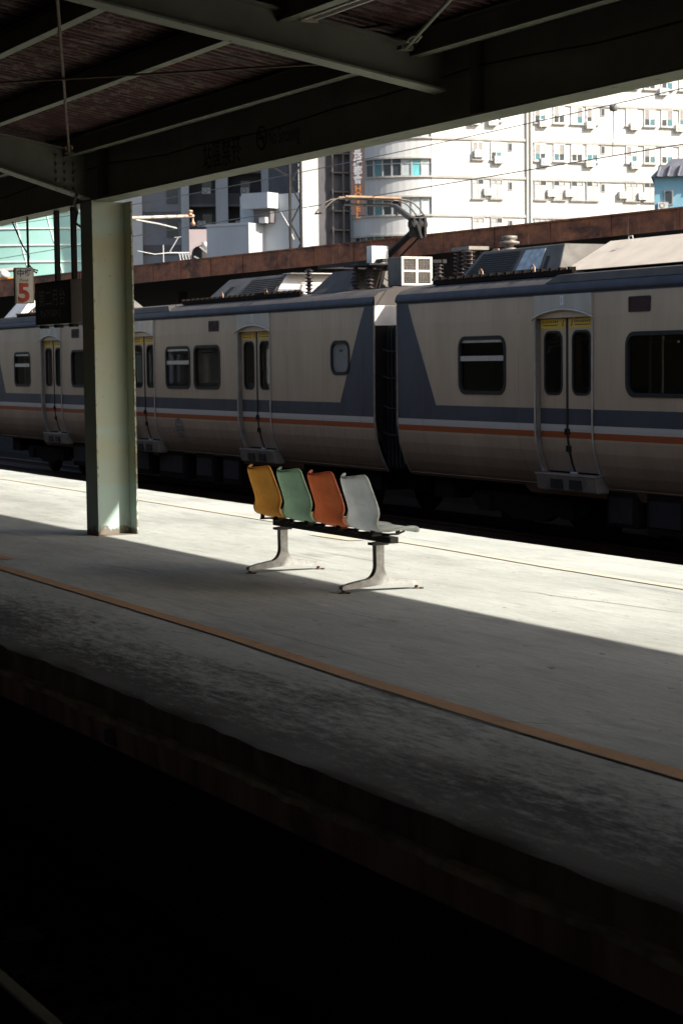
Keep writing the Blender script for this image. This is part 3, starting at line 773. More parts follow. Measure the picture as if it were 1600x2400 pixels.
# ================================================================== BENCH
bench = tag(empty('bench', (-12.15, 6.15, 0.018)), 'four seat platform bench with yellow, mint, orange and white shells', 'bench')
b = MB(); b.box(-0.90, 0.88, -0.032, 0.032, 0.330, 0.372); b.build('seat_beam', mat['blackbar'], bench, bevel=0.004)
def leg():
    # outline in (y, z): stem flowing into a long low foot, rear arm a bit lower
    o = [(-0.030, 0.325), (-0.028, 0.17)]
    for k in range(7):
        a = k / 6 * PI / 2
        o.append((-0.028 - 0.075 * (1 - math.cos(a)), 0.17 - 0.088 * math.sin(a)))
    o += [(-0.20, 0.066), (-0.272, 0.050), (-0.280, 0.044), (-0.280, 0.026), (-0.272, 0.022), (-0.15, 0.030), (0.0, 0.042), (0.15, 0.032), (0.29, 0.024), (0.303, 0.028), (0.303, 0.050), (0.296, 0.056), (0.20, 0.070)]
    for k in range(6, -1, -1):
        a = k / 6 * PI / 2
        o.append((0.028 + 0.075 * (1 - math.cos(a)), 0.17 - 0.088 * math.sin(a)))
    o += [(0.030, 0.325)]
    return o
for x in (-0.80, 0.66):
    b = MB(); b.prism(leg(), x - 0.026, x + 0.026, 'x')
    lg = b.build('leg', mat['castalu'], bench, bevel=0.007)
    for yy in (-0.262, 0.283):
        b = MB(); b.lathe([(0.0, 0.0), (0.032, 0.0), (0.034, 0.004), (0.012, 0.009), (0.010, 0.03), (0.0, 0.03)], (x, yy, -0.002), 12)
        b.lathe([(0.0, 0.0), (0.014, 0.0), (0.014, 0.010), (0, 0.010)], (x + 0.035, yy + 0.02, 0.0), 6)
        b.build('glide', mat['rustyfoot'], lg)
    b = MB(); b.box(x - 0.035, x + 0.035, -0.06, 0.06, 0.305, 0.322); b.build('clamp', mat['blackbar'], lg)
def shell():
    prof = [(-0.229, 0.771, 0.128), (-0.2285, 0.7685, 0.150), (-0.227, 0.762, 0.166), (-0.225, 0.750, 0.177), (-0.219, 0.725, 0.184), (-0.200, 0.665, 0.190), (-0.178, 0.605, 0.196), (-0.163, 0.560, 0.200), (-0.157, 0.520, 0.204), (-0.150, 0.482, 0.207), (-0.130, 0.444, 0.208), (-0.092, 0.420, 0.207), (-0.045, 0.410, 0.206), (0.02, 0.414, 0.206), (0.09, 0.424, 0.206), (0.15, 0.432, 0.204), (0.195, 0.432, 0.198), (0.218, 0.424, 0.185), (0.228, 0.408, 0.165)]
    nu = 15
    vs, fs = [], []
    for i, (y, z, w) in enumerate(prof):
        a, c = prof[max(0, i - 1)], prof[min(len(prof) - 1, i + 1)]
        ty, tz = c[0] - a[0], c[1] - a[1]
        L = math.hypot(ty, tz); ny, nz = -tz / L, ty / L      # towards the sitter
        for k in range(nu):
            u = -1 + 2 * k / (nu - 1)
            back = max(0.0, min(1.0, (z - 0.42) / 0.1)) if i < 12 else 0.0
            lift = (0.062 * back + 0.014) * (abs(u) ** 2.1)
            if i >= 15: lift = 0.014 * abs(u) ** 2.1 * max(0, (18 - i) / 3)
            vs.append((u * w, y + ny * lift, z + nz * lift))
    for i in range(len(prof) - 1):
        for k in range(nu - 1):
            fs.append((i * nu + k, i * nu + k + 1, (i + 1) * nu + k + 1, (i + 1) * nu + k))
    b = MB(); b.add(vs, fs, 0, True)
    # rolled lip round the rim
    rim = [vs[k] for k in range(nu)] + [vs[i * nu + nu - 1] for i in range(1, len(prof))] + [vs[(len(prof) - 1) * nu + k] for k in range(nu - 2, -1, -1)] + [vs[i * nu] for i in range(len(prof) - 2, 0, -1)]
    b.tube(rim + [rim[0]], 0.0075, 6, 0, False)
    return b
sh = shell()
for k, (key, lb) in enumerate((('pl_yellow', 'ochre yellow moulded seat shell'), ('pl_green', 'mint green moulded seat shell'), ('pl_orange', 'burnt orange moulded seat shell'), ('pl_white', 'grey white moulded seat shell'))):
    o = sh.build('seat_shell', mat[key], bench, (-0.845 + 0.49 * k, 0, -0.016))
    md = o.modifiers.new('thickness', 'SOLIDIFY'); md.thickness = 0.006; md.offset = 0
    sb = o.modifiers.new('smooth', 'SUBSURF'); sb.levels = 1; sb.render_levels = 1
    o['label'] = lb
    xx = -0.84 + 0.49 * k
    b = MB()
    b.box(xx - 0.13, xx - 0.10, -0.10, 0.10, 0.3725, 0.384).box(xx + 0.10, xx + 0.13, -0.10, 0.10, 0.3725, 0.384)
    b.box(xx - 0.13, xx + 0.13, -0.03, 0.03, 0.372, 0.384)
    for sx in (-0.115, 0.115):
        b.lathe([(0.016, 0), (0.016, 0.035), (0, 0.035)], (xx + sx, -0.085, 0.375), 8)
        b.lathe([(0.016, 0), (0.016, 0.038), (0, 0.038)], (xx + sx, 0.10, 0.375), 8)
        b.tube([(xx + sx, 0.08, 0.376), (xx + sx, 0.12, 0.385), (xx + sx, 0.15, 0.395)], 0.007, 6)
    b.build('seat_bracket', mat['blackbar'], bench)

# ================================================================== TRAIN
def inset(z):
    pts = [(0.60, 0.34), (0.76, 0.245), (0.85, 0.185), (0.97, 0.125), (1.10, 0.075), (1.25, 0.034), (1.40, 0.010), (1.55, 0.0), (2.9, 0.0), (3.3, 0.012)]
    if z <= pts[0][0]: return pts[0][1]
    for (a, ia), (b_, ib) in zip(pts, pts[1:]):
        if a <= z <= b_: return ia + (ib - ia) * (z - a) / (b_ - a)
    return pts[-1][1]
HW = 1.45
def yw(z, out=0.0): return -HW + inset(z) - out

def car(label, Xc, doors, windows, displays, skirts):
    root = tag(empty('train_car', (Xc, 15.65, RAIL)), label, 'train car', 'cars of the standing train')
    # ---- body shell: near wall cut by doors and windows, plain far wall, ends, floor
    b = MB()
    zs = [0.76, 0.85, 0.97, 1.10, 1.25, 1.40, 1.55, 1.90]
    dsp = sorted((d - 0.645, d + 0.645) for d in doors)
    def segs(zlow):
        if zlow < 0.95: return [(-HL, HL)]
        out, a = [], -HL
        for d0, d1 in dsp:
            out.append((a, d0)); a = d1
        out.append((a, HL)); return out
    for z0, z1 in zip(zs, zs[1:]):
        for a, c in segs(z0):
            b.add([(a, yw(z0), z0), (c, yw(z0), z0), (c, yw(z1), z1), (a, yw(z1), z1)], [(0, 1, 2, 3)], 0, True)
    for a, c in segs(2.0):
        holes = [rrect(w[0] + .02, w[1] - .02, w[2] + .02, w[3] - .02, w[5] - .02) for w in windows if w[0] > a and w[1] < c]
        b.holed([(a, 1.90), (c, 1.90), (c, 2.97), (a, 2.97)], holes, lambda x, z: (x, yw(2.0), z))
    b.add([(-HL, yw(2.5), 2.97), (HL, yw(2.5), 2.97), (HL, yw(3.3), 3.28), (-HL, yw(3.3), 3.28)], [(0, 1, 2, 3)], 0, True)
    for d0, d1 in dsp:                                           # door reveals
        for x, s in ((d0, 1), (d1, -1)):
            zz = [0.97, 1.10, 1.25, 1.40, 1.55, 2.97]
            for z0, z1 in zip(zz, zz[1:]):
                q = [(x, yw(z0), z0), (x, yw(z1), z1), (x, yw(z1) + 0.10, z1), (x, yw(z0) + 0.10, z0)]
                b.add(q if s > 0 else q[::-1], [(0, 1, 2, 3)], 1)
        b.add([(d0, yw(2.97), 2.97), (d1, yw(2.97), 2.97), (d1, yw(2.97) + .1, 2.97), (d0, yw(2.97) + .1, 2.97)], [(0, 1, 2, 3)], 1)
    b.holed([(-HL, 1.9), (HL, 1.9), (HL, 2.97), (-HL, 2.97)], [rrect(w[0] + .02, w[1] - .02, w[2] + .02, w[3] - .02, w[5] - .02) for w in windows if len(windows) > 3] + [rrect(d - .5, d - .12, 2.0, 2.78, .1) for d in doors] + [rrect(d + .12, d + .5, 2.0, 2.78, .1) for d in doors], lambda x, z: (x, -yw(2.0), z))
    for z0, z1 in ((0.76, 1.10), (1.10, 1.40), (1.40, 1.9), (2.97, 3.28)):                               # far wall
        b.add([(-HL, -yw(z0), z0), (HL, -yw(z0), z0), (HL, -yw(z1), z1), (-HL, -yw(z1), z1)], [(3, 2, 1, 0)])
    for x, s in ((-HL, 1), (HL, -1)):
        lo_ = [(x, yw(0.76), 0.76), (x, -yw(0.76), 0.76), (x, -yw(1.55), 1.55), (x, -yw(2.9), 2.98), (x, yw(2.9), 2.98), (x, yw(1.55), 1.55)]
        hi_ = [(x, yw(2.9), 2.98), (x, -yw(2.9), 2.98), (x, -yw(3.28), 3.28), (x, yw(3.28), 3.28)]
        b.add(lo_ if s < 0 else lo_[::-1], [tuple(range(6))], 2)  # lower end wall in black, shade of the gap put into the colour
        b.add(hi_ if s < 0 else hi_[::-1], [tuple(range(4))], 3)
    b.add([(-HL, yw(0.8), 0.80), (HL, yw(0.8), 0.80), (HL, -yw(0.8), 0.80), (-HL, -yw(0.8), 0.80)], [(0, 3, 2, 1)], 2)
    b.build('body', [mat['livery'], mat['steel'], mat['underframe'], mat['hoodwhite']], root)
    # lining inside so that the windows look into a dim saloon
    b = MB(); b.box(-HL + 0.1, HL - 0.1, -1.28, 1.38, 1.16, 3.1)
    b.f = [f[::-1] for f in b.f]
    for q in (4, 2): b.f.pop(q); b.m.pop(q); b.s.pop(q)
    b.build('saloon_lining', mat['interior'], root)
    for w in (windows if len(windows) > 3 else []):
        q = MB(); q.prism(rrect(w[0] + .01, w[1] - .01, w[2] + .01, w[3] - .01, w[5] - .02), 1.405, 1.411, 'y'); q.build('far_pane', mat['glass'], root)
    # longitudinal seats, poles and racks in the saloon
    edges = [-HL + .4] + [v for d in doors for v in (d - .85, d + .85)] + [HL - .4]
    for xa, xb in zip(edges[0::2], edges[1::2]):
        if xb - xa < .6: continue
        q = MB(); q.hexa([(xa, 0.85, 1.45), (xb, 0.85, 1.45), (xb, 1.36, 1.45), (xa, 1.36, 1.45), (xa, 0.85, 1.60), (xb, 0.85, 1.60), (xb, 1.36, 1.62), (xa, 1.36, 1.62)]); q.box(xa, xb, 1.24, 1.38, 1.621, 2.02); q.build('saloon_seat', mat['saloonseat'], root)
        q = MB(); q.tube([(xa, 0.75, 2.72), (xb, 0.75, 2.72)], 0.02, 6).tube([(xa, 1.0, 2.66), (xb, 1.0, 2.66)], 0.02, 6); q.build('luggage_rack', mat['sash'], root)
        for xx in (xa, xb):
            q = MB(); q.tube([(xx, 0.72, 1.2), (xx, 0.72, 3.08)], 0.022, 6).tube([(xx, -0.72, 1.2), (xx, -0.72, 3.08)], 0.022, 6); q.build('grab_pole', mat['sash'], root)
    # ---- roof and gutter
    b = MB()
    rp = [(-1.435, 3.28), (-1.47, 3.30), (-1.475, 3.33), (-1.455, 3.38), (-1.44, 3.41)]
    rp2 = [(-1.44, 3.41), (-1.36, 3.47), (-1.15, 3.535), (-0.8, 3.58), (-0.4, 3.60), (0, 3.605)]
    full = rp2 + [(-y, z) for y, z in reversed(rp2[:-1])]
    def sweep(mb, pr, mi, sm=True):
        vs = [(-HL, y, z) for y, z in pr] + [(HL, y, z) for y, z in pr]; k = len(pr)
        mb.add(vs, [(i, k + i, k + i + 1, i + 1) for i in range(k - 1)], mi, sm)
    sweep(b, full, 0)
    for x in (-HL, HL):
        b.add([(x, y, z) for y, z in full] + [(x, 1.44, 3.28), (x, -1.44, 3.28)], [tuple(range(len(full) + 2))], 0)
    roof = b.build('roof', mat['trainroof'], root)
    b = MB(); sweep(b, rp, 0); sweep(b, [(-y, z) for y, z in rp], 0); b.build('gutter', mat['gutter'], root)
    # ---- windows
    for w in windows:
        x0, x1, z0, z1, style, rad = w
        b = MB(); y = yw(2.4)
        b.ring(rrect(x0 - .005, x1 + .005, z0 - .005, z1 + .005, rad), rrect(x0 + .045, x1 - .045, z0 + .045, z1 - .045, max(.03, rad - .045)), y - 0.012, y + 0.045)
        fr = b.build('window', mat['black'], root)
        b = MB(); pts = rrect(x0 + .04, x1 - .04, z0 + .04, z1 - .04, max(.03, rad - .04))
        b.prism(pts, y + 0.026, y + 0.032, 'y'); b.build('pane', mat['glass'], fr)
        b = MB(); zm = z0 + (z1 - z0) * 0.62
        if style == 'sash':
            b.box(x0 + .045, x1 - .045, y - 0.002, y + 0.02, zm - 0.035, zm + 0.035)
            b.box(x0 + .09, x1 - .09, y + 0.002, y + 0.018, z1 - .085, z1 - .05)
            b.build('sash_bar', mat['sash'], fr)
        elif style == 'blind':
            for k in range(9):
                z = z0 + 0.05 + k * (z1 - z0 - .1) / 9
                b.hexa([(x0 + .03, y + .06, z), (x1 - .03, y + .06, z), (x1 - .03, y + .075, z), (x0 + .03, y + .075, z), (x0 + .03, y + .072, z + .075), (x1 - .03, y + .072, z + .075), (x1 - .03, y + .085, z + .075), (x0 + .03, y + .085, z + .075)])
            b.build('blind', mat['blind'], fr)
        elif style == 'frost':
            b.prism(rrect(x0 + .04, x1 - .04, z0 + .04, z1 - .04, .08), y + 0.016, y + 0.022, 'y'); b.build('frosted_pane', M('frosted_pane', (0.19, 0.19, 0.18), (0.15, 0.15, 0.145), 2, 0.35), fr)
            b = MB(); b.box((x0 + x1) / 2 - .05, (x0 + x1) / 2 + .05, y + .011, y + .0155, z1 - .17, z1 - .135); b.build('notice', mat['ink'], fr)
    # ---- doors
    for i, d in enumerate(doors):
        for s in (-1, 1):
            x0, x1 = (d - 0.63, d - 0.018) if s < 0 else (d + 0.018, d + 0.63)
            wz0, wz1 = 1.985, 2.80
            hole = rrect(x0 + 0.10, x1 - 0.10, wz0, wz1, 0.11)
            b = MB()
            zz = [0.985, 1.10, 1.25, 1.40, 1.55, 1.80]
            for z0, z1 in zip(zz, zz[1:]):
                b.add([(x0, yw(z0) + .06, z0), (x1, yw(z0) + .06, z0), (x1, yw(z1) + .06, z1), (x0, yw(z1) + .06, z1)], [(0, 1, 2, 3)], 0, True)
            b.holed([(x0, 1.80), (x1, 1.80), (x1, 2.96), (x0, 2.96)], [hole], lambda x, z: (x, yw(2.0) + .06, z))
            lf = b.build('door_leaf', mat['livery'], root)
            y = yw(2.0) + .06
            b = MB(); b.ring(rrect(x0 + .092, x1 - .092, wz0 - .008, wz1 + .008, .118), rrect(x0 + .122, x1 - .122, wz0 + .022, wz1 - .022, .09), y - .008, y + .03); b.build('window_gasket', mat['black'], lf)
            b = MB(); b.prism(rrect(x0 + .118, x1 - .118, wz0 + .018, wz1 - .018, .09), y + .012, y + .018, 'y'); b.build('pane', mat['glass'], lf)
            b = MB(); b.add([(x0 + .03, y - .004, 2.835), (x1 - .03, y - .004, 2.835), (x1 - .03, y - .004, 2.955), (x0 + .03, y - .004, 2.955)], [(0, 1, 2, 3)]); stk = b.build('warning_sticker', mat['sticker'], lf)
            b = MB()
            for k in range(8):
                xx = x0 + .06 + k * .048 + (0.09 if s > 0 else 0)
                b.box(xx, xx + .022, y - .006, y - .0045, 2.905, 2.938)
            b.box(x0 + .06 + (0.09 if s > 0 else 0), x0 + .42 + (0.09 if s > 0 else 0), y - .006, y - .0045, 2.872, 2.884)
            xm = x1 - .095 if s < 0 else x0 + .075
            b.hexa([(xm, y - .006, 2.86), (xm + .02, y - .006, 2.86), (xm + .02, y - .0045, 2.86), (xm, y - .0045, 2.86), (xm + .02, y - .006, 2.94), (xm + .04, y - .006, 2.94), (xm + .04, y - .0045, 2.94), (xm + .02, y - .0045, 2.94)])
            b.build('sticker_print', mat['ink'], lf)
        b = MB()
        zz = [0.985, 1.10, 1.25, 1.40, 1.55, 2.96]
        for z0, z1 in zip(zz, zz[1:]):
            b.hexa([(d - .019, yw(z0) + .05, z0), (d + .019, yw(z0) + .05, z0), (d + .019, yw(z0) + .09, z0), (d - .019, yw(z0) + .09, z0), (d - .019, yw(z1) + .05, z1), (d + .019, yw(z1) + .05, z1), (d + .019, yw(z1) + .09, z1), (d - .019, yw(z1) + .09, z1)])
        for z in (1.30, 1.52): b.box(d - .05, d - .03, yw(z) + .04, yw(z) + .06, z - .05, z + .03).box(d + .03, d + .05, yw(z) + .04, yw(z) + .06, z - .05, z + .03)
        b.build('door_seal', mat['black'], root)
        # header panel with arched drip rail
        arch = [(d - 0.655 + 1.31 * k / 12, 2.985 + 0.095 * (1 - (2 * k / 12 - 1) ** 2)) for k in range(13)]
        poly = arch + [(d + 0.655, 3.265), (d - 0.655, 3.265)]
        b = MB(); b.prism(poly, yw(3.1) - 0.028, yw(3.1) + 0.02, 'y'); hd = b.build('door_header', mat['header'], root)
        b = MB(); b.tube([(x, yw(3.0) - 0.035, z - 0.006) for x, z in [(d - 0.70, 2.955)] + arch + [(d + 0.70, 2.965)]], 0.014, 6); b.build('drip_rail', mat['header'], hd)
        b = MB(); b.box(d - .035, d + .035, yw(3.1) - .034, yw(3.1) - .029, 3.13, 3.25); b.build('number_plate', mat['whiteprint'], hd)
        text('numeral', '1' if len(windows) < 5 else '2', 0.10, (d - .022, yw(3.1) - .036, 3.155), (1, 0, 0), zup, mat['ink'], hd)
        # grab rails each side
        for x in (d - 0.66, d + 0.66):
            b = MB(); b.tube([(x, yw(z, .012), z) for z in (0.98, 1.10, 1.25, 1.40, 1.55, 2.94)], 0.013, 6); b.build('door_trim', mat['steprim'], root)
        # step box with two footholes
        b = MB(); y0 = yw(0.97)
        f = y0 - 0.11; bk = y0 + 0.1
        b.hexa([(d - .69, f + .03, 0.74), (d + .69, f + .03, 0.74), (d + .69, bk, 0.74), (d - .69, bk, 0.74), (d - .69, f, 0.945), (d + .69, f, 0.945), (d + .69, bk, 0.945), (d - .69, bk, 0.945)])
        st_ = b.build('step_box', mat['steel'], root, bevel=0.012)
        b = MB(); b.box(d - .70, d + .70, f - .008, bk, 0.947, 0.962); b.build('step_plate', mat['steprim'], st_)
        for xx in (d - 0.34, d + 0.10):
            b = MB(); b.box(xx, xx + .26, f - .003, f + .05, 0.775, 0.895); b.build('foothole', mat['black'], st_)
        b = MB(); b.box(d - .07, d + .07, yw(1.0) + .03, yw(1.0) + .06, 0.965, 0.985); b.build('step_lamp', mat['whiteprint'], st_)
    # ---- destination boxes
    for x0, x1 in displays:
        b = MB(); y = yw(3.0)
        b.ring(rrect(x0, x1, 3.0, 3.19, .02, 2), rrect(x0 + .03, x1 - .03, 3.03, 3.16, .01, 2), y - .010, y + .01); dp = b.build('destination_box', mat['black'], root)
        b = MB(); b.box(x0 + .02, x1 - .02, y - .004, y + .004, 3.02, 3.17); b.build('display_pane', mat['display'], dp)
    # ---- lower skirt plates
    for x0, x1 in skirts:
        b = MB(); b.prism([(x0 + .05, 0.66), (x1 - .05, 0.66), (x1, 0.72), (x1, 0.80), (x0, 0.80), (x0, 0.72)], 0, 0.012, 'y', 0, lambda q: (q[0], yw(q[2], .004) + q[1], q[2]))
        b.build('skirt_plate', mat['livery'], root)
    for z in (0.80,):
        b = MB(); b.tube([(-HL, yw(z, .004), z), (HL, yw(z, .004), z)], 0.008, 5); b.build('sill_rail', mat['livery'], root)
    # panel joints of the side sheets
    for k in range(15):
        xx = -HL + 1.29 * (k + .6)
        if any(abs(xx - d) < .75 for d in doors) or any(w[0] - .06 < xx < w[1] + .06 for w in windows): continue
        q = MB()
        for z0, z1 in ((0.80, 0.97), (0.97, 1.10), (1.10, 1.25), (1.25, 1.40), (1.40, 1.55), (1.55, 2.97), (2.97, 3.255)):
            q.add([(xx - .003, yw(z0, .0015), z0), (xx + .003, yw(z0, .0015), z0), (xx + .003, yw(z1, .0015), z1), (xx - .003, yw(z1, .0015), z1)], [(0, 1, 2, 3)])
        q.build('panel_joint', mat['joint'], root)
    # end posts
    for x in (-HL, HL):
        b = MB(); b.tube([(x * 0.9985, yw(z, .002), z) for z in (0.78, 0.97, 1.25, 1.55, 3.27)], 0.018, 6); b.build('corner_post', mat['steel'], root)
    # ---- underframe boxes and bogies
    rng = random.Random(int(abs(Xc) * 10))
    for xb in (-6.7, 6.7):
        bg_ = empty('bogie', (xb, 0, 0), root)
        for yy in (-1.0, 1.0):
            b = MB(); b.prism([(-1.5, 0.50), (-1.35, 0.38), (-0.6, 0.34), (-0.4, 0.26), (0.4, 0.26), (0.6, 0.34), (1.35, 0.38), (1.5, 0.50), (1.35, 0.60), (-1.35, 0.60)], yy - .06, yy + .06, 'y'); b.build('side_frame', mat['underframe'], bg_)
        for xx in (-1.05, 1.05):
            b = MB(); b.lathe([(0, -0.60), (0.43, -0.60), (0.46, -0.52), (0.40, -0.48), (0.08, -0.46), (0.08, 0.46), (0.40, 0.48), (0.46, 0.52), (0.43, 0.60), (0, 0.60)], (0, 0, 0), 20)
            b.v = [(xx + v[0], v[2], 0.43 + v[1]) for v in b.v]; b.build('wheelset', mat['underframe'], bg_)
            b = MB(); b.box(xx - .14, xx + .14, -1.12, -0.94, 0.33, 0.55); b.build('axle_box', mat['underframe'], bg_)
    x = -4.6
    while x < 4.4:
        w = rng.uniform(0.6, 1.5)
        b = MB(); b.box(x, x + w, -1.22, 1.2, rng.uniform(0.22, 0.34), 0.80); b.build('equipment_box', mat['underframe'], root, bevel=0.02)
        b = MB(); b.box(x + .08, x + w - .08, -1.235, -1.215, 0.38, 0.70); b.build('box_cover', mat['darksteel'], root)
        x += w + rng.uniform(0.1, 0.6)
    for xx in (-8.9, 8.9):
        b = MB(); b.box(xx - .25, xx + .25, -1.1, 1.1, 0.45, 0.80); b.build('headstock', mat['underframe'], root)
    return root, roof

XM = -36.235
XR = -25.89 + HL
def loc(v, xc): return v - xc
mw = [(loc(-34.905, XM), loc(-33.725, XM), 1.975, 2.755, 'sash', .15), (loc(-33.551, XM), loc(-32.368, XM), 1.975, 2.76, 'plain', .15), (loc(-28.04, XM), loc(-27.40, XM), 2.235, 2.765, 'frost', .17),
      (loc(-40.18, XM), loc(-37.75, XM), 1.97, 2.745, 'blind', .15), (loc(-44.04, XM), loc(-42.90, XM), 1.965, 2.735, 'sash', .15)]
carM, roofM = car('silver commuter train car with raised pantograph, left of the coupling gap', XM, [loc(-41.47, XM), loc(-36.13, XM), loc(-30.94, XM)], mw,
                  [(loc(-32.85, XM), loc(-32.41, XM)), (loc(-40.12, XM), loc(-39.68, XM))], [(loc(-32.3, XM), loc(-29.6, XM)), (loc(-37.4, XM), loc(-34.9, XM)), (loc(-42.8, XM), loc(-40.2, XM))])
rw = [(loc(-24.092, XR), loc(-22.852, XR), 1.973, 2.765, 'sash', .17), (loc(-20.086, XR), loc(-17.75, XR), 1.973, 2.76, 'plain', .17), (loc(-14.0, XR), loc(-11.7, XR), 1.973, 2.76, 'plain', .17)]
carR, roofR = car('silver commuter train car with cream roof hood, right of the coupling gap', XR, [loc(-21.46, XR), loc(-15.9, XR), loc(-10.3, XR)], rw,
                  [(loc(-20.032, XR), loc(-19.587, XR))], [(loc(-22.76, XR), loc(-19.9, XR)), (loc(-17.2, XR), loc(-14.6, XR))])
# curtains and seats seen dimly through the panes
for root, xc, x, key in ((carM, XM, -43.3, 'seatgreen'), (carM, XM, -43.75, 'seatgreen'), (carR, XR, -18.75, 'seatorange'), (carR, XR, -19.05, 'seatorange'), (carM, XM, -31.15, 'red'), (carM, XM, -30.7, 'red'), (carR, XR, -21.55, 'seatorange')):
    b = MB(); n_ = 12
    w_ = 0.34 if key != 'red' else 0.16
    z0_, z1_ = (1.5, 2.75) if key != 'red' else (1.9, 2.3)
    if key == 'seatgreen': z1_ = 2.42
    vs = []
    for k in range(n_ + 1):
        xx = loc(x, xc) + w_ * (k / n_ - .5); yy = -1.22 + 0.02 * (k % 2)
        vs += [(xx, yy, z0_), (xx, yy, z1_)]
    b.add(vs, [(2 * k, 2 * k + 2, 2 * k + 3, 2 * k + 1) for k in range(n_)], 0, True); b.build('curtain', mat[key], root)
# emblem on the lower flank of the left car
b = MB(); ec, ez, er = loc(-34.36, XM), 1.245, 0.185
def onb(x, z): return (x, yw(z, .005), z)
def strip(mb, pa, pb):
    k = len(pa); mb.add([onb(*p) for p in pa] + [onb(*p) for p in pb], [(i, i + 1, k + i + 1, k + i) for i in range(k - 1)])
ang = [a * PI / 16 for a in range(33)]
strip(b, [(ec + er * math.cos(a), ez + er * math.sin(a)) for a in ang], [(ec + (er - .028) * math.cos(a), ez + (er - .028) * math.sin(a)) for a in ang])
for z0, z1 in ((ez - .055, ez - .02), (ez + .005, ez + .04)):
    strip(b, [(ec - er + .01, z0), (ec + er - .01, z0)], [(ec - er + .01, z1), (ec + er - .01, z1)])
strip(b, [(ec - .02, ez - .16), (ec + .02, ez - .16)], [(ec - .02, ez + .16), (ec + .02, ez + .16)])
strip(b, [(ec - .075, ez + .085), (ec + .075, ez + .085)], [(ec - .075, ez + .11), (ec + .075, ez + .11)])
strip(b, [(ec - .09, ez - .12), (ec + .09, ez - .12)], [(ec - .09, ez - .095), (ec + .09, ez - .095)])
strip(b, [(ec + .04, ez - er), (ec + .10, ez - er - .04), (ec + .2, ez - er - .075)], [(ec + .0, ez - er + .01), (ec + .08, ez - er - .065), (ec + .2, ez - er - .09)])
b.build('emblem', mat['emblem'], carM)

# ---- roof equipment
def hood(parent, xc, x0, x1, tx0, tx1, z0, z1, y0, ty0, m_, name='roof_unit'):
    b = MB()
    b.hexa([(loc(x0, xc), y0, z0), (loc(x1, xc), y0, z0), (loc(x1, xc), -y0, z0), (loc(x0, xc), -y0, z0), (loc(tx0, xc), ty0, z1), (loc(tx1, xc), ty0, z1), (loc(tx1, xc), -ty0, z1), (loc(tx0, xc), -ty0, z1)])
    return b.build(name, m_, parent, bevel=0.012)
def slope_panel(parent, xc, name, m_, P4, lift=0.012):
    a, b_, c, d = [Vector((loc(p[0], xc), p[1], p[2])) for p in P4]
    nrm = (b_ - a).cross(d - a).normalized() * lift
    q = MB(); q.hexa([a, b_, c, d, a + nrm, b_ + nrm, c + nrm, d + nrm]); return q.build(name, m_, parent)
# left car: louvred unit, dark unit, far-left units
h1 = hood(carM, XM, -33.9, -30.9, -33.55, -31.15, 3.56, 3.955, -1.08, -0.72, mat['hoodgrey'])
def on_slope(x, t_, x0, x1, tx0, tx1, z0, z1, y0, ty0):  # x fraction, height fraction on the platform-side slope
    xa = x0 + (tx0 - x0) * t_; xb = x1 + (tx1 - x1) * t_
    return (xa + (xb - xa) * x, y0 + (ty0 - y0) * t_ - 0.002, z0 + (z1 - z0) * t_)
H1 = (-33.9, -30.9, -33.55, -31.15, 3.56, 3.955, -1.08, -0.72)
for k in range(9):
    t0 = 0.12 + k * 0.085
    slope_panel(carM, XM, 'louvre', mat['trainroof'], [on_slope(.48, t0, *H1), on_slope(.98, t0, *H1), on_slope(.98, t0 + .05, *H1), on_slope(.48, t0 + .05, *H1)], 0.018)
slope_panel(carM, XM, 'hatch', mat['darksteel'], [on_slope(.20, .25, *H1), on_slope(.27, .25, *H1), on_slope(.27, .62, *H1), on_slope(.20, .62, *H1)], 0.008)
b = MB(); b.box(loc(-31.2, XM), loc(-30.88, XM), -0.75, 0.75, 3.956, 3.968); b.build('lid', mat['hoodwhite'], h1)
slope_panel(carM, XM, 'sunlit_end_sheet', mat['hoodwhite'], [(-30.898, -1.06, 3.57), (-30.898, 1.06, 3.57), (-31.148, 0.71, 3.95), (-31.148, -0.71, 3.95)], 0.008)  # paler sheet paints sunlight onto the end face
h2 = hood(carM, XM, -29.75, -28.4, -29.55, -28.75, 3.56, 3.92, -0.98, -0.62, mat['trainroof'])
slope_panel(carM, XM, 'sunlit_end_sheet', mat['hoodgrey'], [(-28.398, -0.96, 3.57), (-28.398, 0.96, 3.57), (-28.748, 0.61, 3.915), (-28.748, -0.61, 3.915)], 0.008)  # paler than its unit, sunlight on the end put into the colour
h3 = hood(carM, XM, -44.4, -41.9, -44.2, -42.2, 3.56, 3.93, -1.08, -0.72, mat['hoodgrey'])
slope_panel(carM, XM, 'glazed_hatch', mat['hoodwhite'], [(-43.9, -1.06, 3.585), (-42.6, -1.06, 3.585), (-42.7, -0.74, 3.91), (-43.8, -0.74, 3.91)], 0.01)
h4 = hood(carM, XM, -45.85, -44.75, -45.8, -44.95, 3.56, 3.95, -1.1, -0.75, mat['hoodwhite'])
# deck rails with little lugs along the units
for xa, xb, root, xc in ((-34.6, -29.6, carM, XM), (-25.2, -21.6, carR, XR), (-44.5, -41.7, carM, XM)):
    b = MB(); b.box(loc(xa, xc), loc(xb, xc), -1.22, -1.16, 3.53, 3.60)
    k = xa
    while k < xb:
        b.box(loc(k, xc), loc(k + .05, xc), -1.24, -1.14, 3.59, 3.63); k += 0.22
    b.build('deck_rail', mat['underframe'], root)
    for k in (0.35, 0.72):
        xx = loc(xa + (xb - xa) * k, xc)
        b = MB(); b.tube([(xx, -1.2, 3.56), (xx, -1.2, 3.68), (xx + .05, -1.2, 3.70), (xx + .09, -1.2, 3.66), (xx + .09, -1.2, 3.56)], 0.011, 6); b.build('lifting_lug', mat['copper'], root)
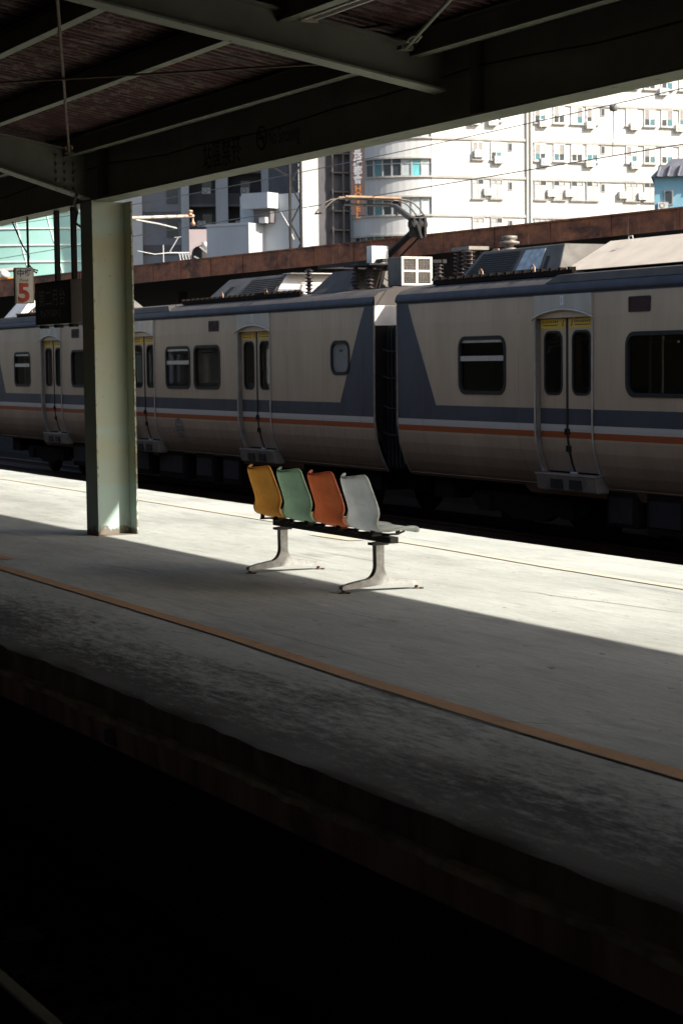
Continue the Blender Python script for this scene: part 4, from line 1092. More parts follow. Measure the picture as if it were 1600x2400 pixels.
# cowling strip on the roof edge of each car
for root, xc, xa, xb in ((carM, XM, -45.8, -34.7), (carR, XR, -21.9, -7.0)):
    b = MB()
    b.hexa([(loc(xa, xc), -1.44, 3.42), (loc(xb, xc), -1.44, 3.42), (loc(xb, xc), -1.0, 3.50), (loc(xa, xc), -1.0, 3.50), (loc(xa + .2, xc), -1.38, 3.52), (loc(xb - .2, xc), -1.38, 3.52), (loc(xb - .2, xc), -1.0, 3.56), (loc(xa + .2, xc), -1.0, 3.56)])
    b.build('roof_cowling', mat['trainroof'], root)
# grilled cabinet at the end of the left car
gb = empty('grilled_cabinet', (loc(-27.17, XM), -0.5, 3.60), carM)
b = MB(); b.box(-0.23, 0.205, -0.27, 0.27, 0.0, 0.44); b.build('case', mat['hoodgrey'], gb, bevel=0.01)
fr = [(-0.27, -0.235), (-0.018, 0.018), (0.235, 0.27)]
b = MB()
for a, c in fr: b.box(0.207, 0.225, a, c, 0.0, 0.44)
for a, c in ((0.0, 0.03), (0.205, 0.235), (0.41, 0.44)): b.box(0.2075, 0.2255, -0.268, 0.268, a, c)
b.build('grille_frame', mat['hoodwhite'], gb)
b = MB()
for k in range(19): b.box(0.207, 0.212, -0.25 + k * .0275, -0.246 + k * .0275, 0.02, 0.42)
for k in range(16): b.box(0.2072, 0.2122, -0.25, 0.25, 0.03 + k * .026, 0.034 + k * .026)
b.build('grille_mesh', mat['steel'], gb)
b = MB(); b.box(0.2055, 0.2065, -0.26, 0.26, 0.01, 0.43); b.build('grille_back', mat['black'], gb)
b = MB()
for xx in (-0.2, 0.18):
    for yy in (-0.24, 0.24): b.box(xx - .02, xx + .02, yy - .02, yy + .02, -0.05, 0.0)
b.build('foot', mat['copper'], gb)
# second finned unit beside it (right car end) and mushroom vents
def insulator(parent, x, y, z, h=0.42, r=0.075, nf=7):
    pr = [(0.03, 0)]
    for k in range(nf):
        a = h * (k + .15) / nf
        pr += [(0.035, a), (r, a + h / nf * .25), (r, a + h / nf * .4), (0.035, a + h / nf * .6)]
    pr += [(0.03, h), (0, h)]
    b = MB(); b.lathe(pr, (x, y, z), 14); return b.build('insulator', mat['insul'], parent)
for x, y in ((-28.45, -0.78), (-28.12, -0.70), (-28.3, -0.2), (-28.0, 0.5), (-30.2, -0.75), (-30.2, 0.75)):
    insulator(carM, loc(x, XM), y, 3.58)
for x, y in ((-25.55, -0.55), (-25.35, -0.35), (-25.15, -0.65), (-25.5, 0.4)):
    insulator(carR, loc(x, XR), y, 3.58, 0.46, 0.10, 8)
b = MB(); b.box(loc(-25.25, XR), loc(-25.19, XR), -0.62, -0.56, 3.58, 4.08).box(loc(-25.65, XR), loc(-25.15, XR), -0.64, -0.30, 4.05, 4.10); b.build('bracket', mat['steel'], carR)
b = MB(); b.tube([(loc(-25.15, XR), -0.5, 3.75), (loc(-24.9, XR), -0.5, 3.78), (loc(-24.85, XR), -0.5, 3.95), (loc(-24.7, XR), -0.5, 4.02), (loc(-24.55, XR), -0.5, 4.02)], 0.014, 6); b.build('conduit', mat['copper'], carR)
b = MB(); b.lathe([(0.16, 0), (0.15, 0.05), (0.05, 0.08), (0.05, 0.16), (0, 0.16)], (loc(-24.95, XR), -0.55, 3.60), 14); b.build('bushing', mat['copper'], carR)
# junction plates over the gap
b = MB(); b.box(loc(-28.30, XM), loc(-28.12, XM), -0.66, -0.36, 3.98, 4.27); b.build('terminal_box', mat['hoodwhite'], carM, bevel=0.008)
b = MB(); b.box(loc(-28.75, XM), loc(-27.85, XM), -0.85, -0.05, 3.955, 3.985); b.build('terminal_plate', mat['darksteel'], carM)
for k in range(6):
    rr_ = random.Random(k + 50)
    xa = loc(-28.6 + rr_.uniform(0, 1.2), XM)
    b = MB(); b.tube([(xa, -0.6 + .1 * k, 3.6), (xa + .05, -0.55 + .1 * k, 3.85), (xa + rr_.uniform(-.2, .3), -0.4 + .1 * k, 3.98), (xa + rr_.uniform(-.2, .4), -0.2, 3.9)], 0.016, 6); b.build('cable', mat['copper'] if k % 2 else mat['darksteel'], carM)
# pantograph
pan = empty('pantograph', (loc(-28.9, XM), 0, 3.60), carM)
def wl(x, y, z): return (x + 28.9, y, z - 3.60)
b = MB()
for yy in (-0.55, 0.55): b.bar(wl(-30.2, yy, 4.03), wl(-27.9, yy, 4.03), 0.07, 0.06)
for xx in (-30.15, -29.0, -27.95): b.bar(wl(xx, -0.55, 4.03), wl(xx, 0.55, 4.03), 0.06, 0.05)
b.build('base_frame', mat['darksteel'], pan)
b = MB(); b.tube([wl(-29.05, 0, 4.06), wl(-27.80, 0, 4.56)], [0.058, 0.048], 10); b.build('lower_arm', mat['darksteel'], pan)
b = MB(); b.tube([wl(-28.8, 0.12, 4.05), wl(-27.72, 0.10, 4.50)], 0.018, 6); b.build('control_rod', mat['darksteel'], pan)
b = MB()
b.tube([wl(-27.80, -0.14, 4.60), wl(-27.80, 0.14, 4.60)], 0.075, 12)
for yy in (-0.10, 0.0, 0.10): b.box(1.03, 1.18, yy - .02, yy + .02, 0.80, 1.10)
b.tube([wl(-27.68, -0.08, 4.58), wl(-27.60, -0.05, 4.36)], 0.03, 8)
b.build('knuckle', mat['darksteel'], pan)
b = MB(); b.tube([wl(-27.82, 0, 4.62), wl(-28.5, 0, 4.93), wl(-28.75, 0, 4.985), wl(-29.3, 0, 5.03)], [0.050, 0.040, 0.026, 0.018], 10); b.tube([wl(-27.85, 0.07, 4.54), wl(-28.6, 0.06, 4.88)], 0.014, 6)
b.build('upper_arm', mat['pansteel'], pan)
for xx in (-29.52, -29.28):
    pts = [(-0.96, 4.86), (-0.93, 4.90), (-0.86, 4.98), (-0.76, 5.06), (-0.66, 5.105), (-0.55, 5.12), (0, 5.125), (0.55, 5.12), (0.66, 5.105), (0.76, 5.06), (0.86, 4.98), (0.93, 4.90), (0.96, 4.86)]
    b = MB(); b.tube([wl(xx, y, z) for y, z in pts], 0.013, 8); b.build('collector_horn', mat['pansteel'], pan)
    b = MB(); b.bar(wl(xx, -0.52, 5.145), wl(xx, 0.52, 5.145), 0.045, 0.03); b.build('carbon_strip', mat['copper'], pan)
b = MB()
for yy in (-0.95, 0.95): b.bar(wl(-29.53, yy, 4.865), wl(-29.27, yy, 4.865), 0.03, 0.02)
for yy in (-0.5, 0.5):
    b.bar(wl(-29.52, yy, 5.08), wl(-29.28, yy, 5.08), 0.04, 0.03); b.tube([wl(-29.4, yy, 5.09), wl(-29.4, yy, 4.86)], 0.018, 6)
b.bar(wl(-29.4, -0.5, 5.02), wl(-29.4, 0.5, 5.02), 0.05, 0.04)
b.build('head_frame', mat['darksteel'], pan)
# right car roof units
H5 = (-24.75, -22.15, -24.45, -22.35, 3.58, 3.975, -1.06, -0.83)
h5 = hood(carR, XR, *H5[:4], H5[4], H5[5], H5[6], H5[7], mat['hoodgrey'])
fv_ = lambda a, c: on_slope(a, c, *H5)
slope_panel(carR, XR, 'vent_grille', mat['trainroof'], [fv_(.05, .10), fv_(.52, .10), fv_(.52, .90), fv_(.05, .90)], 0.008)
for k in range(10):
    t0 = .12 + k * .078
    slope_panel(carR, XR, 'louvre', mat['darksteel'], [fv_(.06, t0), fv_(.51, t0), fv_(.51, t0 + .03), fv_(.06, t0 + .03)], 0.014)
slope_panel(carR, XR, 'glazed_hatch', M('dusty_hatch_glass', (0.42, 0.48, 0.50), (0.20, 0.23, 0.24), 9, 0.25), [fv_(.57, .18), fv_(.80, .18), fv_(.80, .88), fv_(.57, .88)], 0.010)
slope_panel(carR, XR, 'hatch', mat['darksteel'], [fv_(.84, .15), fv_(.87, .15), fv_(.87, .60), fv_(.84, .60)], 0.008)
b = MB(); b.lathe([(0.11, 0), (0.12, 0.03), (0.06, 0.05), (0.06, 0.09), (0.14, 0.10), (0.14, 0.13), (0.06, 0.15), (0.11, 0.17), (0.11, 0.21), (0, 0.22)], (loc(-24.1, XR), -0.6, 3.97), 16); b.build('aerial', mat['steel'], carR)
h6 = hood(carR, XR, -22.0, -8.5, -21.9, -9.0, 3.585, 3.985, -1.10, -0.42, mat['hoodcream'])
for xx in (-21.3, -19.6, -17.8):
    b = MB(); b.tube([(loc(xx, XR), -0.55, 3.97), (loc(xx, XR), -0.55, 4.01), (loc(xx + .09, XR), -0.55, 4.01), (loc(xx + .09, XR), -0.55, 3.97)], 0.008, 6); b.build('lifting_lug', mat['galv'], h6)
# gangway between the cars
gw = empty('gangway', (loc(-26.24, XM), 0, 0), carM)
for k in range(11):
    xx = -0.30 + k * 0.06
    b = MB()
    w_ = 0.03 if k % 2 else 0.0
    oo = rrect(-1.26 - w_, 1.26 + w_, 0.80, 2.95 + w_, .09, 3)
    b.prism(oo, xx, xx + 0.035, 'x'); b.build('bellows_fold', mat['black'], gw)
for z in (1.35, 1.75, 2.2, 2.6):
    b = MB(); b.tube([(-0.3, -1.33, z + .02), (-0.1, -1.33, z - .02), (0.1, -1.33, z - .02), (0.3, -1.33, z + .02)], 0.016, 6); b.build('jumper_cable', mat['darksteel'], gw)
b = MB(); b.box(-0.36, 0.36, -0.9, 0.9, 0.5, 0.9); b.build('coupler', mat['underframe'], gw)

# ================================================================== OVERHEAD LINE
def wire(pts, r, label, name='overhead_wire'):
    b = MB(); b.tube(pts, r, 5); return tag(b.build(name, mat['wirem']), label, 'wire')
wire([(-110, 15.65, 4.242), (26, 15.65, 4.242)], 0.008, 'contact wire stretched over the train and touching the pantograph')
mp = []
for k in range(60):
    x = -110 + k * 2
    mp.append((x, 15.65, 4.87 + 0.45 * ((x + 12) / 40 % 1 - 0.5) ** 2 * 2.2))
wire(mp, 0.007, 'sagging messenger wire hung above the contact wire')
b = MB(); b.tube([(-22.42, 15.65, 4.86), (-22.44, 15.65, 4.25)], 0.007, 5); b.lathe([(0, 0), (0.05, 0.01), (0.06, 0.05), (0.05, 0.09), (0, 0.1)], (-22.42, 15.65, 4.83), 10)
tag(b.build('dropper', mat['wirem']), 'thin dropper with dark clamp joining the two overhead wires', 'wire')
wire([(-110, 22, 8.0), (-60, 22, 7.0), (-20, 22, 7.4)], 0.008, 'thin feeder wire crossing in front of the teal roof')
# cantilever arm above the train roof
ca = tag(empty('cantilever_arm', (-36.95, 13.55, RAIL)), 'pale cantilever arm holding the overhead wires right of the column', 'cantilever arm')
b = MB(); b.box(-0.09, 0.09, -0.09, 0.09, 0, 5.6); b.build('mast', mat['galv'], ca)
b = MB(); b.tube([(0, 0, 5.27), (0, 1.0, 5.31), (0, 2.14, 5.37)], 0.034, 8); b.build('top_tube', M('weathered_tube', (0.46, 0.41, 0.36), (0.30, 0.20, 0.14), 6, 0.6, lo=0.5, hi=0.62), ca)
b = MB(); b.lathe([(0.03, 0), (0.06, .02), (0.06, .05), (0.03, .06), (0.06, .08), (0.06, .12), (0, .13)], (0, 2.06, 5.36), 10).lathe([(0.03, -.16), (0.05, -.14), (0.05, -.1), (0.02, -.06), (0.02, 0)], (0, 2.12, 5.33), 10); b.build('clamp', mat['copper'], ca)
b = MB(); b.tube([(0, 0, 5.24), (-.1, 0.9, 5.28), (-.3, 1.5, 5.22), (-.7, 2.05, 5.17)], 0.02, 8); b.build('steady_arm', mat['galv'], ca)
# lattice mast behind the rusty canopy
lm = tag(empty('lattice_mast', (-46.78, 22.72, -0.9)), 'slim dark lattice mast in front of the bright white tower', 'mast')
ux, uy = 0.45, 0.89
for s in (-0.14, 0.14):
    b = MB(); b.box(s * ux - .03, s * ux + .03, s * uy - .03, s * uy + .03, 0, 11); b.build('post', mat['darksteel'], lm)
b = MB()
for k in range(22):
    z = 0.5 * k; s = 0.13 if k % 2 else -0.13
    b.bar((s * ux, s * uy, z), (-s * ux, -s * uy, z + .5), 0.04, 0.04)
b.build('bracing', mat['darksteel'], lm)
b = MB(); b.bar((0.0, 0.0, 7.55), (-0.45, -0.9, 7.75), 0.06, 0.06).bar((0, 0, 7.1), (-0.45, -0.9, 7.72), .05, .05); b.build('bracket', mat['darksteel'], lm)

# ================================================================== RUSTY CANOPY BEYOND THE TRAIN
fc = tag(empty('rusty_canopy', (-40, 19.0, -0.9)), 'long platform canopy with rusty steel fascia behind the train', 'canopy')
FZ0, FZ1 = 3.48 + 0.9, 3.94 + 0.9
rng = random.Random(31)
x = -95.0
while x < 28:
    L = 1.83
    sag = 0.10 * math.sin((x + 95) / 100 * PI)      # roofline rises a touch in the middle of the run
    b = MB()
    def zz_(xx): 
        k_ = -25.3 - xx
        return 3.51 + .0039 * k_ + .9, 3.86 + .009 * k_ + .9
    (a0, a1), (b0, b1) = zz_(x), zz_(x + L)
    xa, xb, j_ = x + 40 + .004, x + 40 + L - .004, rng.uniform(0, .008)
    b.hexa([(xa, -.01 + j_, a0), (xb, -.01 + j_, b0), (xb, .02, b0), (xa, .02, a0), (xa, -.01 + j_, a1 - .03), (xb, -.01 + j_, b1 - .03), (xb, .02, b1 - .03), (xa, .02, a1 - .03)])
    b.hexa([(xa, -.03, a1 - .03), (xb, -.03, b1 - .03), (xb, .05, b1 - .03), (xa, .05, a1 - .03), (xa, -.03, a1), (xb, -.03, b1), (xb, .05, b1), (xa, .05, a1)])
    b.build('fascia_panel', mat['rust'], fc)
    b = MB(); b.box(x + 40 - .02, x + 40 + .02, -0.018, -0.011, a0 + .01, a1 - .035); b.build('cover_strip', mat['rust'], fc)
    x += L
b = MB(); b.box(-60, 75, 0.05, 15.0, FZ0 + .16, FZ0 + .3); b.build('roof_deck', mat['darksteel'], fc)
for k in range(13):
    b = MB(); b.box(-50 + 7.2 * k, -49.8 + 7.2 * k, 3.4, 3.6, 0, FZ0 + .12); b.build('post', mat['darksteel'], fc)
fpl = MB(); fpl.box(-110, 10, 18.6, 33.0, -1.2, 0.0)
tag(fpl.build('far_platform', mat['ballast']), kind='structure')

# ================================================================== BUILDINGS
def frame(loc_, d):
    """Empty whose local x runs along the facade (to the right in view), local -y faces the viewer."""
    o = empty('building', loc_)
    o.rotation_euler = (0, 0, math.atan2(d[1], d[0]))
    return o
acm = None
def ac(parent, x, y, z, s=1.0):
    global acm
    if acm is None:
        b = MB(); b.box(-0.40, 0.40, -0.36, 0.0, -0.28, 0.28)
        b.box(-0.30, -0.26, -0.3, 0.0, -0.36, -0.28).box(0.26, 0.30, -0.3, 0.0, -0.36, -0.28)
        c = [(-0.08 + 0.22 * math.cos(a * PI / 8), 0.22 * math.sin(a * PI / 8)) for a in range(16)]
        b.prism(c, -0.37, -0.361, 'y', 1)
        b.prism([(0.7 * p[0] - .024, 0.7 * p[1]) for p in c], -0.376, -0.371, 'y', 0)
        acm = b.build('air_conditioner', [mat['acbody'], mat['acfan']], parent, (x, y, z)); o = acm
    else:
        o = acm.copy(); col.objects.link(o); o.parent = parent; o.location = (x, y, z)
    o.scale = (s, s, s)
    return o
def window(parent, x0, x1, z0, z1, y, style, rng):
    b = MB(); t_ = 0.07
    for a in ((x0, x0 + t_, z0, z1), (x1 - t_, x1, z0, z1), (x0 + t_, x1 - t_, z0, z0 + t_), (x0 + t_, x1 - t_, z1 - t_, z1)):
        b.box(a[0], a[1], y - .10, y, a[2], a[3])
    xm = (x0 + x1) / 2
    b.box(xm - .035, xm + .035, y - .09, y, z0 + t_, z1 - t_)
    w = b.build('window', mat['wframe'] if style != 'louvre' else mat['shwhite'], parent)
    b = MB(); b.box(x0 - .1, x1 + .1, y - .22, y, z0 - .10, z0 - .02); b.build('sill', mat['bledge'], w)
    for xa, xb in ((x0 + t_, xm - .035), (xm + .035, x1 - t_)):
        if style == 'louvre':
            zm = z0 + (z1 - z0) * 0.42
            key = rng.choice(['shwhite', 'shwhite', 'shdark'])
            b = MB()
            k = 9
            for i in range(k):
                za = zm + (z1 - t_ - zm) * i / k; zb_ = zm + (z1 - t_ - zm) * (i + .72) / k
                b.box(xa, xb, y - .07, y - .03, za, zb_)
            b.build('shutter', mat['bwhite'] if key == 'shwhite' else mat['bledge'], w)
            b = MB(); b.box(xa, xb, y - .028, y - .004, zm, z1 - t_); b.build('shutter_back', mat['bledge'] if key == 'shwhite' else mat['wdark'], w)
            if rng.random() < .8:
                b = MB(); b.box(xa, xb, y - .05, y - .004, z0 + t_, zm); b.build('pane', mat[rng.choice(['wteal', 'wdark', 'wteal'])], w)
            else:
                b = MB(); b.box(xa, xb, y - .05, y - .004, z0 + t_, zm); b.build('panel', mat['bwhite'], w)
        elif style == 'bars':
            zm = z1 - 0.38
            b = MB(); b.box(xa, xb, y - .05, y - .004, zm, z1 - t_); b.build('pane', mat['wdark'] if rng.random() < .5 else mat['wframe'], w)
            b = MB(); b.box(xa, xb, y - .03, y - .004, z0 + t_, zm - .05); b.build('pane', mat['wpale'], w)
            b = MB()
            for i in range(4):
                xx = xa + (xb - xa) * (i + .5) / 4; b.box(xx - .03, xx + .03, y - .12, y - .07, z0 + t_, zm - .05)
            for i in range(7):
                zz = z0 + t_ + (zm - .1 - z0 - t_) * i / 6; b.box(xa, xb, y - .11, y - .08, zz, zz + .05)
            b.build('bars', mat['bwhite'], w)
        else:
            b = MB(); b.box(xa, xb, y - .05, y - .004, z0 + t_, z1 - t_); b.build('pane', mat['wdark'], w)
    return w

# ---- white block: sunlit street side plus a rounded, shaded corner
wd = Vector((0.118, 0.993, 0)).normalized()
wb_ = frame((-138.86, 79.48, 0), wd); wb_.name = 'white_building'
tag(wb_, 'sunlit white apartment block with rows of shuttered windows and air conditioners', 'building')
b = MB(); b.box(0.0, 46, 0, 16, -1.2, 52); b.build('wall', mat['bwhite'], wb_)
for z in (9.95, 13.03, 16.08, 19.12, 22.15, 25.2, 28.3):
    b = MB(); b.box(-0.05, 8.3, -0.12, 0.0, z - .10, z + .10).box(8.72, 46, -0.13, 0.0, z - .17, z + .03); b.build('string_course', mat['bledge'], wb_)
for x in (8.32, 8.68):
    b = MB(); b.tube([(x, -0.12, 0), (x, -0.12, 50)], 0.09, 8); b.build('downpipe', mat['bwhite'], wb_)
rng = random.Random(17)
cols = [(3.50, 4.45), (5.12, 6.08), (9.0, 10.02), (10.71, 11.73), (12.31, 13.35), (13.7, 14.74), (17.33, 18.39), (19.01, 20.08), (20.62, 21.7), (22.3, 23.4), (25.5, 26.6), (27.1, 28.2)]
for r_, (zb, style) in enumerate(((11.35, 'bars'), (14.42, 'bars'), (17.52, 'louvre'), (20.57, 'louvre'), (23.6, 'louvre'))):
    for x0, x1 in cols:
        if style == 'bars': window(wb_, x0 - .03, x1 + .05, zb, zb + 1.56, 0, 'bars', rng)
        else: window(wb_, x0, x1, zb, zb + 1.40, 0, 'louvre', rng)
    for x in (6.86, 15.23, 24.3):
        b = MB(); b.box(x - .20, x + .20, -0.06, 0.0, zb + .68, zb + 1.38); w = b.build('vent_window', mat['wframe'], wb_)
        b = MB(); b.box(x - .12, x + .12, -0.075, -0.061, zb + .76, zb + 1.30); b.build('pane', mat['wdark'], w)
for x, z in ((9.77, 20.53), (14.0, 20.5), (18.04, 20.51), (22.29, 20.48), (4.01, 17.94), (5.77, 17.5), (9.89, 17.43), (13.96, 17.41), (18.12, 17.35), (4.82, 14.93), (10.47, 14.93), (12.07, 14.95), (17.02, 14.89), (18.8, 14.82), (5.28, 20.5), (3.7, 20.5), (20.76, 23.43), (22.4, 14.9)):
    ac(wb_, x, -0.02, z, 1.0)
# rounded corner, local centre (0, 5), radius 5: from the street face round to the left flank
Rr = 5.0
def cp(a, r, z): return (-r * math.sin(a), Rr - r * math.cos(a), z)
def arc_slab(a0, a1, r0, r1, z0, z1, name, m_, parent, n_=14):
    b = MB()
    for i in range(n_):
        p, q = a0 + (a1 - a0) * i / n_, a0 + (a1 - a0) * (i + 1) / n_
        b.add([cp(p, r0, z0), cp(q, r0, z0), cp(q, r1, z0), cp(p, r1, z0), cp(p, r0, z1), cp(q, r0, z1), cp(q, r1, z1), cp(p, r1, z1)], [(0, 1, 2, 3), (7, 6, 5, 4), (4, 5, 1, 0), (2, 6, 7, 3)] + ([(0, 3, 7, 4)] if i == 0 else []) + ([(1, 5, 6, 2)] if i == n_ - 1 else []), 0, False)
    return b.build(name, m_, parent)
A1 = math.radians(84)
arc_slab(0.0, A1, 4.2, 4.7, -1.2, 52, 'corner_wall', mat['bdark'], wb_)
for k, z in enumerate((9.9, 12.98, 16.03, 19.07, 22.1)):
    arc_slab(0.01, A1, 4.7, 5.0, z - 1.45, z - 0.02, 'balcony_parapet', mat['bpil'], wb_)
    arc_slab(0.0, A1 + .03, 4.7, 5.16, z - 0.02, z + 0.12, 'balcony_sill', mat['bledge'], wb_)
    arc_slab(0.0, A1 + .03, 4.7, 5.12, z - 1.58, z - 1.45, 'balcony_sill', mat['bledge'], wb_)
    rg = random.Random(k + 2)
    nn = 9
    for i in range(nn):
        a0, a1 = A1 * i / nn, A1 * (i + 1) / nn
        arc_slab(a0 + .012, a1 - .012, 4.78, 4.82, z + .16, z + 1.46, 'window_pane', mat[['wpale', 'wbright' if k == 2 and i == 1 else 'wpale', 'wpale', 'wdark', 'wdark', 'wteal', 'wdark', 'wteal', 'wdark'][i]], wb_, 2)
        arc_slab(a0 - .012, a0 + .012, 4.76, 4.9, z + .12, z + 1.5, 'mullion', mat['wframe'], wb_, 1)
    if k in (2, 3): arc_slab(0.01, A1, 4.76, 4.88, z + 1.05, z + 1.12, 'transom', mat['wframe'], wb_)
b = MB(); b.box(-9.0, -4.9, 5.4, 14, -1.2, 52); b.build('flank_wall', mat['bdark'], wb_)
for k in range(9):
    b = MB(); b.box(-6.6, -5.0, 4.9, 5.4, 9.0 + 1.53 * k, 9.1 + 1.53 * k); b.build('fire_escape_rail', mat['bspandrel'], wb_)
b = MB(); b.box(-6.6, -6.5, 4.9, 5.0, 0, 26).box(-5.7, -5.6, 4.9, 5.0, 0, 26); b.build('fire_escape_post', mat['bspandrel'], wb_)

# ---- hotel sign
hs = frame((-134.84, 70.16, 12.5), Vector((0.47, 0.88, 0))); hs.name = 'hotel_sign'
tag(hs, 'tall dark maroon vertical hotel sign with white and orange lettering', 'sign')
b = MB(); b.box(0, 1.06, -0.25, 0.25, 0.0, 6.6); b.build('sign_box', mat['hotelred'], hs)
b = MB(); b.box(0.2, 0.9, 0.25, 3.5, 1.0, 1.15).box(0.2, 0.9, 0.25, 3.5, 4.4, 4.55); b.build('bracket', mat['darksteel'], hs)
for k, ch in enumerate('長緹都會'):
    text('lettering', ch, 0.72, (0.18, -0.26, 4.28 - 0.66 * k + 0.12), (1, 0, 0), zup, mat['hotelwhite'], hs, 0.01, 0.95, bold=0.02)
for k, ch in enumerate('HOTEL'):
    text('lettering', ch, 0.60, (0.53, -0.26, 1.78 - 0.50 * k + 0.02), (1, 0, 0), zup, mat['hotelorange'], hs, 0.01, 1.15, 'CENTER', 0.03)

# ---- shaded block with pale pilasters
dd = Vector((0.416, 0.909, 0)).normalized()
db = frame((-177.0, 69.07, 0), dd); db.name = 'shaded_building'
tag(db, 'grey shaded apartment block with pale pilasters and dark balconies', 'building')
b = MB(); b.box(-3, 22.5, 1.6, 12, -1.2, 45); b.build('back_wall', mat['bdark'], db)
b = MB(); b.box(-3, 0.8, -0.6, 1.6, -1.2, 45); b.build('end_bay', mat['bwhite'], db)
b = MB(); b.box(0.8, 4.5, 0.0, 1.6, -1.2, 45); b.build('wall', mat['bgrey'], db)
for z in (12.2, 15.3, 18.4):
    b = MB(); b.box(0.82, 4.5, -0.06, 0.0, z - .5, z + .45); b.build('spandrel', mat['bspandrel'], db)
for z0, z1 in ((13.35, 15.2), (16.5, 18.2), (19.4, 21)):
    b = MB(); b.box(3.05, 4.15, -0.08, 0.0, z0, z1); w = b.build('window', mat['bspandrel'], db)
    b = MB(); b.box(3.12, 4.08, -0.09, -0.081, z0 + .08, z1 - .08); b.build('pane', mat['wdark'], w)
for x0, x1 in ((4.45, 5.2), (7.7, 8.85), (12.0, 12.75)):
    b = MB(); b.box(x0, x1, -0.55, 1.6, -1.2, 45); b.build('pilaster', mat['bpil'], db)
for x0, x1 in ((5.2, 7.7), (8.85, 12.0)):
    for k in range(6):
        z = 10.0 + 3.1 * k
        b = MB(); b.box(x0, x1, 0.0, 1.6, z, z + .22); b.build('balcony_slab', mat['bspandrel'], db)
        b = MB(); b.box(x0, x1, 0.02, 0.12, z + .22, z + 1.15); b.build('balcony_wall', mat['bdark'], db)
        b = MB(); b.box(x0 + .05, x1 - .05, 0.0, 0.05, z + 1.15, z + 1.2); b.build('handrail', mat['bspandrel'], db)
        ac(db, x0 + .6 + .5 * (k % 3), 1.3, z + 1.55)
        b = MB(); b.box(x0 + 1.2, x0 + 2.1, 1.5, 1.58, z + .3, z + 2.5); b.build('balcony_door', mat['wdark'], db)
b = MB(); b.box(12.75, 19.5, 0.0, 1.6, -1.2, 45); b.build('wall', mat['bgrey'], db)
for k in range(4):
    z = 13.6 + 3.1 * k
    b = MB(); b.box(12.76, 19.5, -0.07, 0.0, z - 1.15, z - .25); b.build('spandrel', mat['bspandrel'], db)
    for x0 in (13.1, 15.0, 17.1, 18.35):
        b = MB(); b.box(x0, x0 + 1.1, -0.08, 0.0, z, z + 1.5); w = b.build('window', mat['bspandrel'], db)
        b = MB(); b.box(x0 + .08, x0 + 1.02, -0.09, -0.081, z + .08, z + 1.42); b.build('pane', mat['wdark'], w)
b = MB(); b.box(19.5, 21.3, -1.4, 1.6, -1.2, 45); b.build('stair_bay', mat['bpil'], db)
b = MB(); b.box(19.3, 21.3, -1.6, -1.4, 17.55, 17.8).box(19.3, 21.3, -1.6, -1.4, 13.1, 13.3); b.build('string_course', mat['bpil'], db)
for z in (18.0, 21.1):
    b = MB(); b.box(20.4, 21.0, -1.46, -1.4, z, z + 2.0); b.build('stair_window', mat['wdark'], db)

# ---- bright tower in front of it
tw = frame((-98.87, 48.22, 0), Vector((0.45, 0.893, 0))); tw.name = 'white_tower'
tag(tw, 'narrow bright white sunlit tower wall behind the lattice mast', 'building')
b = MB(); b.box(0.0, 1.06, 0, 2.0, -1.2, 24); b.build('wall', mat['bwhite'], tw)
b = MB(); b.box(-0.04, 1.10, -0.05, 0.0, 23.6, 24.0); b.build('parapet', mat['bledge'], tw)

# ---- low pale blue rooftop block with a cantilevered box
lo = frame((-73.47, 31.65, 0), Vector((0.866, 0.5, 0))); lo.name = 'pale_rooftop_block'
tag(lo, 'low pale blue grey concrete block with projecting box above the rusty fascia', 'building')
b = MB(); b.box(0.1, 2.15, 0, 1.05, -1.2, 6.98); b.build('wall', mat['bblue'], lo)
b = MB(); b.box(1.0, 4.0, 1.05, 1.5, -1.2, 8.12); b.build('stair_head', mat['bblue'], lo)
b = MB(); b.box(1.6, 2.86, 0.3, 1.04, 7.55, 8.15); b.build('water_tank_box', mat['bblue'], lo)
b = MB(); b.box(1.9, 2.7, 0.7, 1.04, 7.0, 7.55); b.build('recess', mat['bspandrel'], lo)
b = MB(); b.box(2.3, 2.6, 0.5, 0.7, 6.98, 7.2); b.build('vent', mat['bwhite'], lo)
b = MB(); b.box(0.08, 2.17, -0.03, 0.0, 6.90, 7.0); b.build('coping', mat['bpil'], lo)
b = MB(); b.tube([(3.0, 1.0, 7.4), (3.4, 1.0, 6.8), (3.6, 1.0, 6.3)], 0.025, 5); b.build('pipe', mat['galv'], lo)
# ---- pinkish wall with arch and lean-to
pk = frame((-78.32, 33.03, 0), Vector((0.41, 0.912, 0))); pk.name = 'pink_house'
tag(pk, 'dull pinkish house wall with an arched opening beside the pale block', 'building')
arch_ = [(0, -1.2), (0, 7.15), (0.84, 7.15), (0.84, -1.2), (0.74, -1.2), (0.74, 6.15)] + [(0.42 + 0.32 * math.cos(a * PI / 8), 6.15 + 0.30 * math.sin(a * PI / 8)) for a in range(1, 8)] + [(0.10, 6.15), (0.10, -1.2)]
b = MB(); b.prism(arch_, 0.0, 0.4, 'y'); b.build('wall', mat['bpink'], pk)
b = MB(); b.box(0.02, 0.82, 0.6, 3, -1.2, 6.9); b.build('inner_wall', mat['bdark'], pk)
b = MB(); b.bar((0.45, -0.2, 6.4), (1.3, -0.2, 5.7), 0.3, 0.06).bar((0.2, -0.2, 6.0), (1.1, -0.2, 5.6), 0.2, 0.05); b.build('awning', mat['galv'], pk)
b = MB(); b.lathe([(0, 0), (0.13, 0), (0.13, 0.28), (0, 0.3)], (0.66, -0.2, 6.32), 12); b.build('water_tank', mat['galv'], pk)
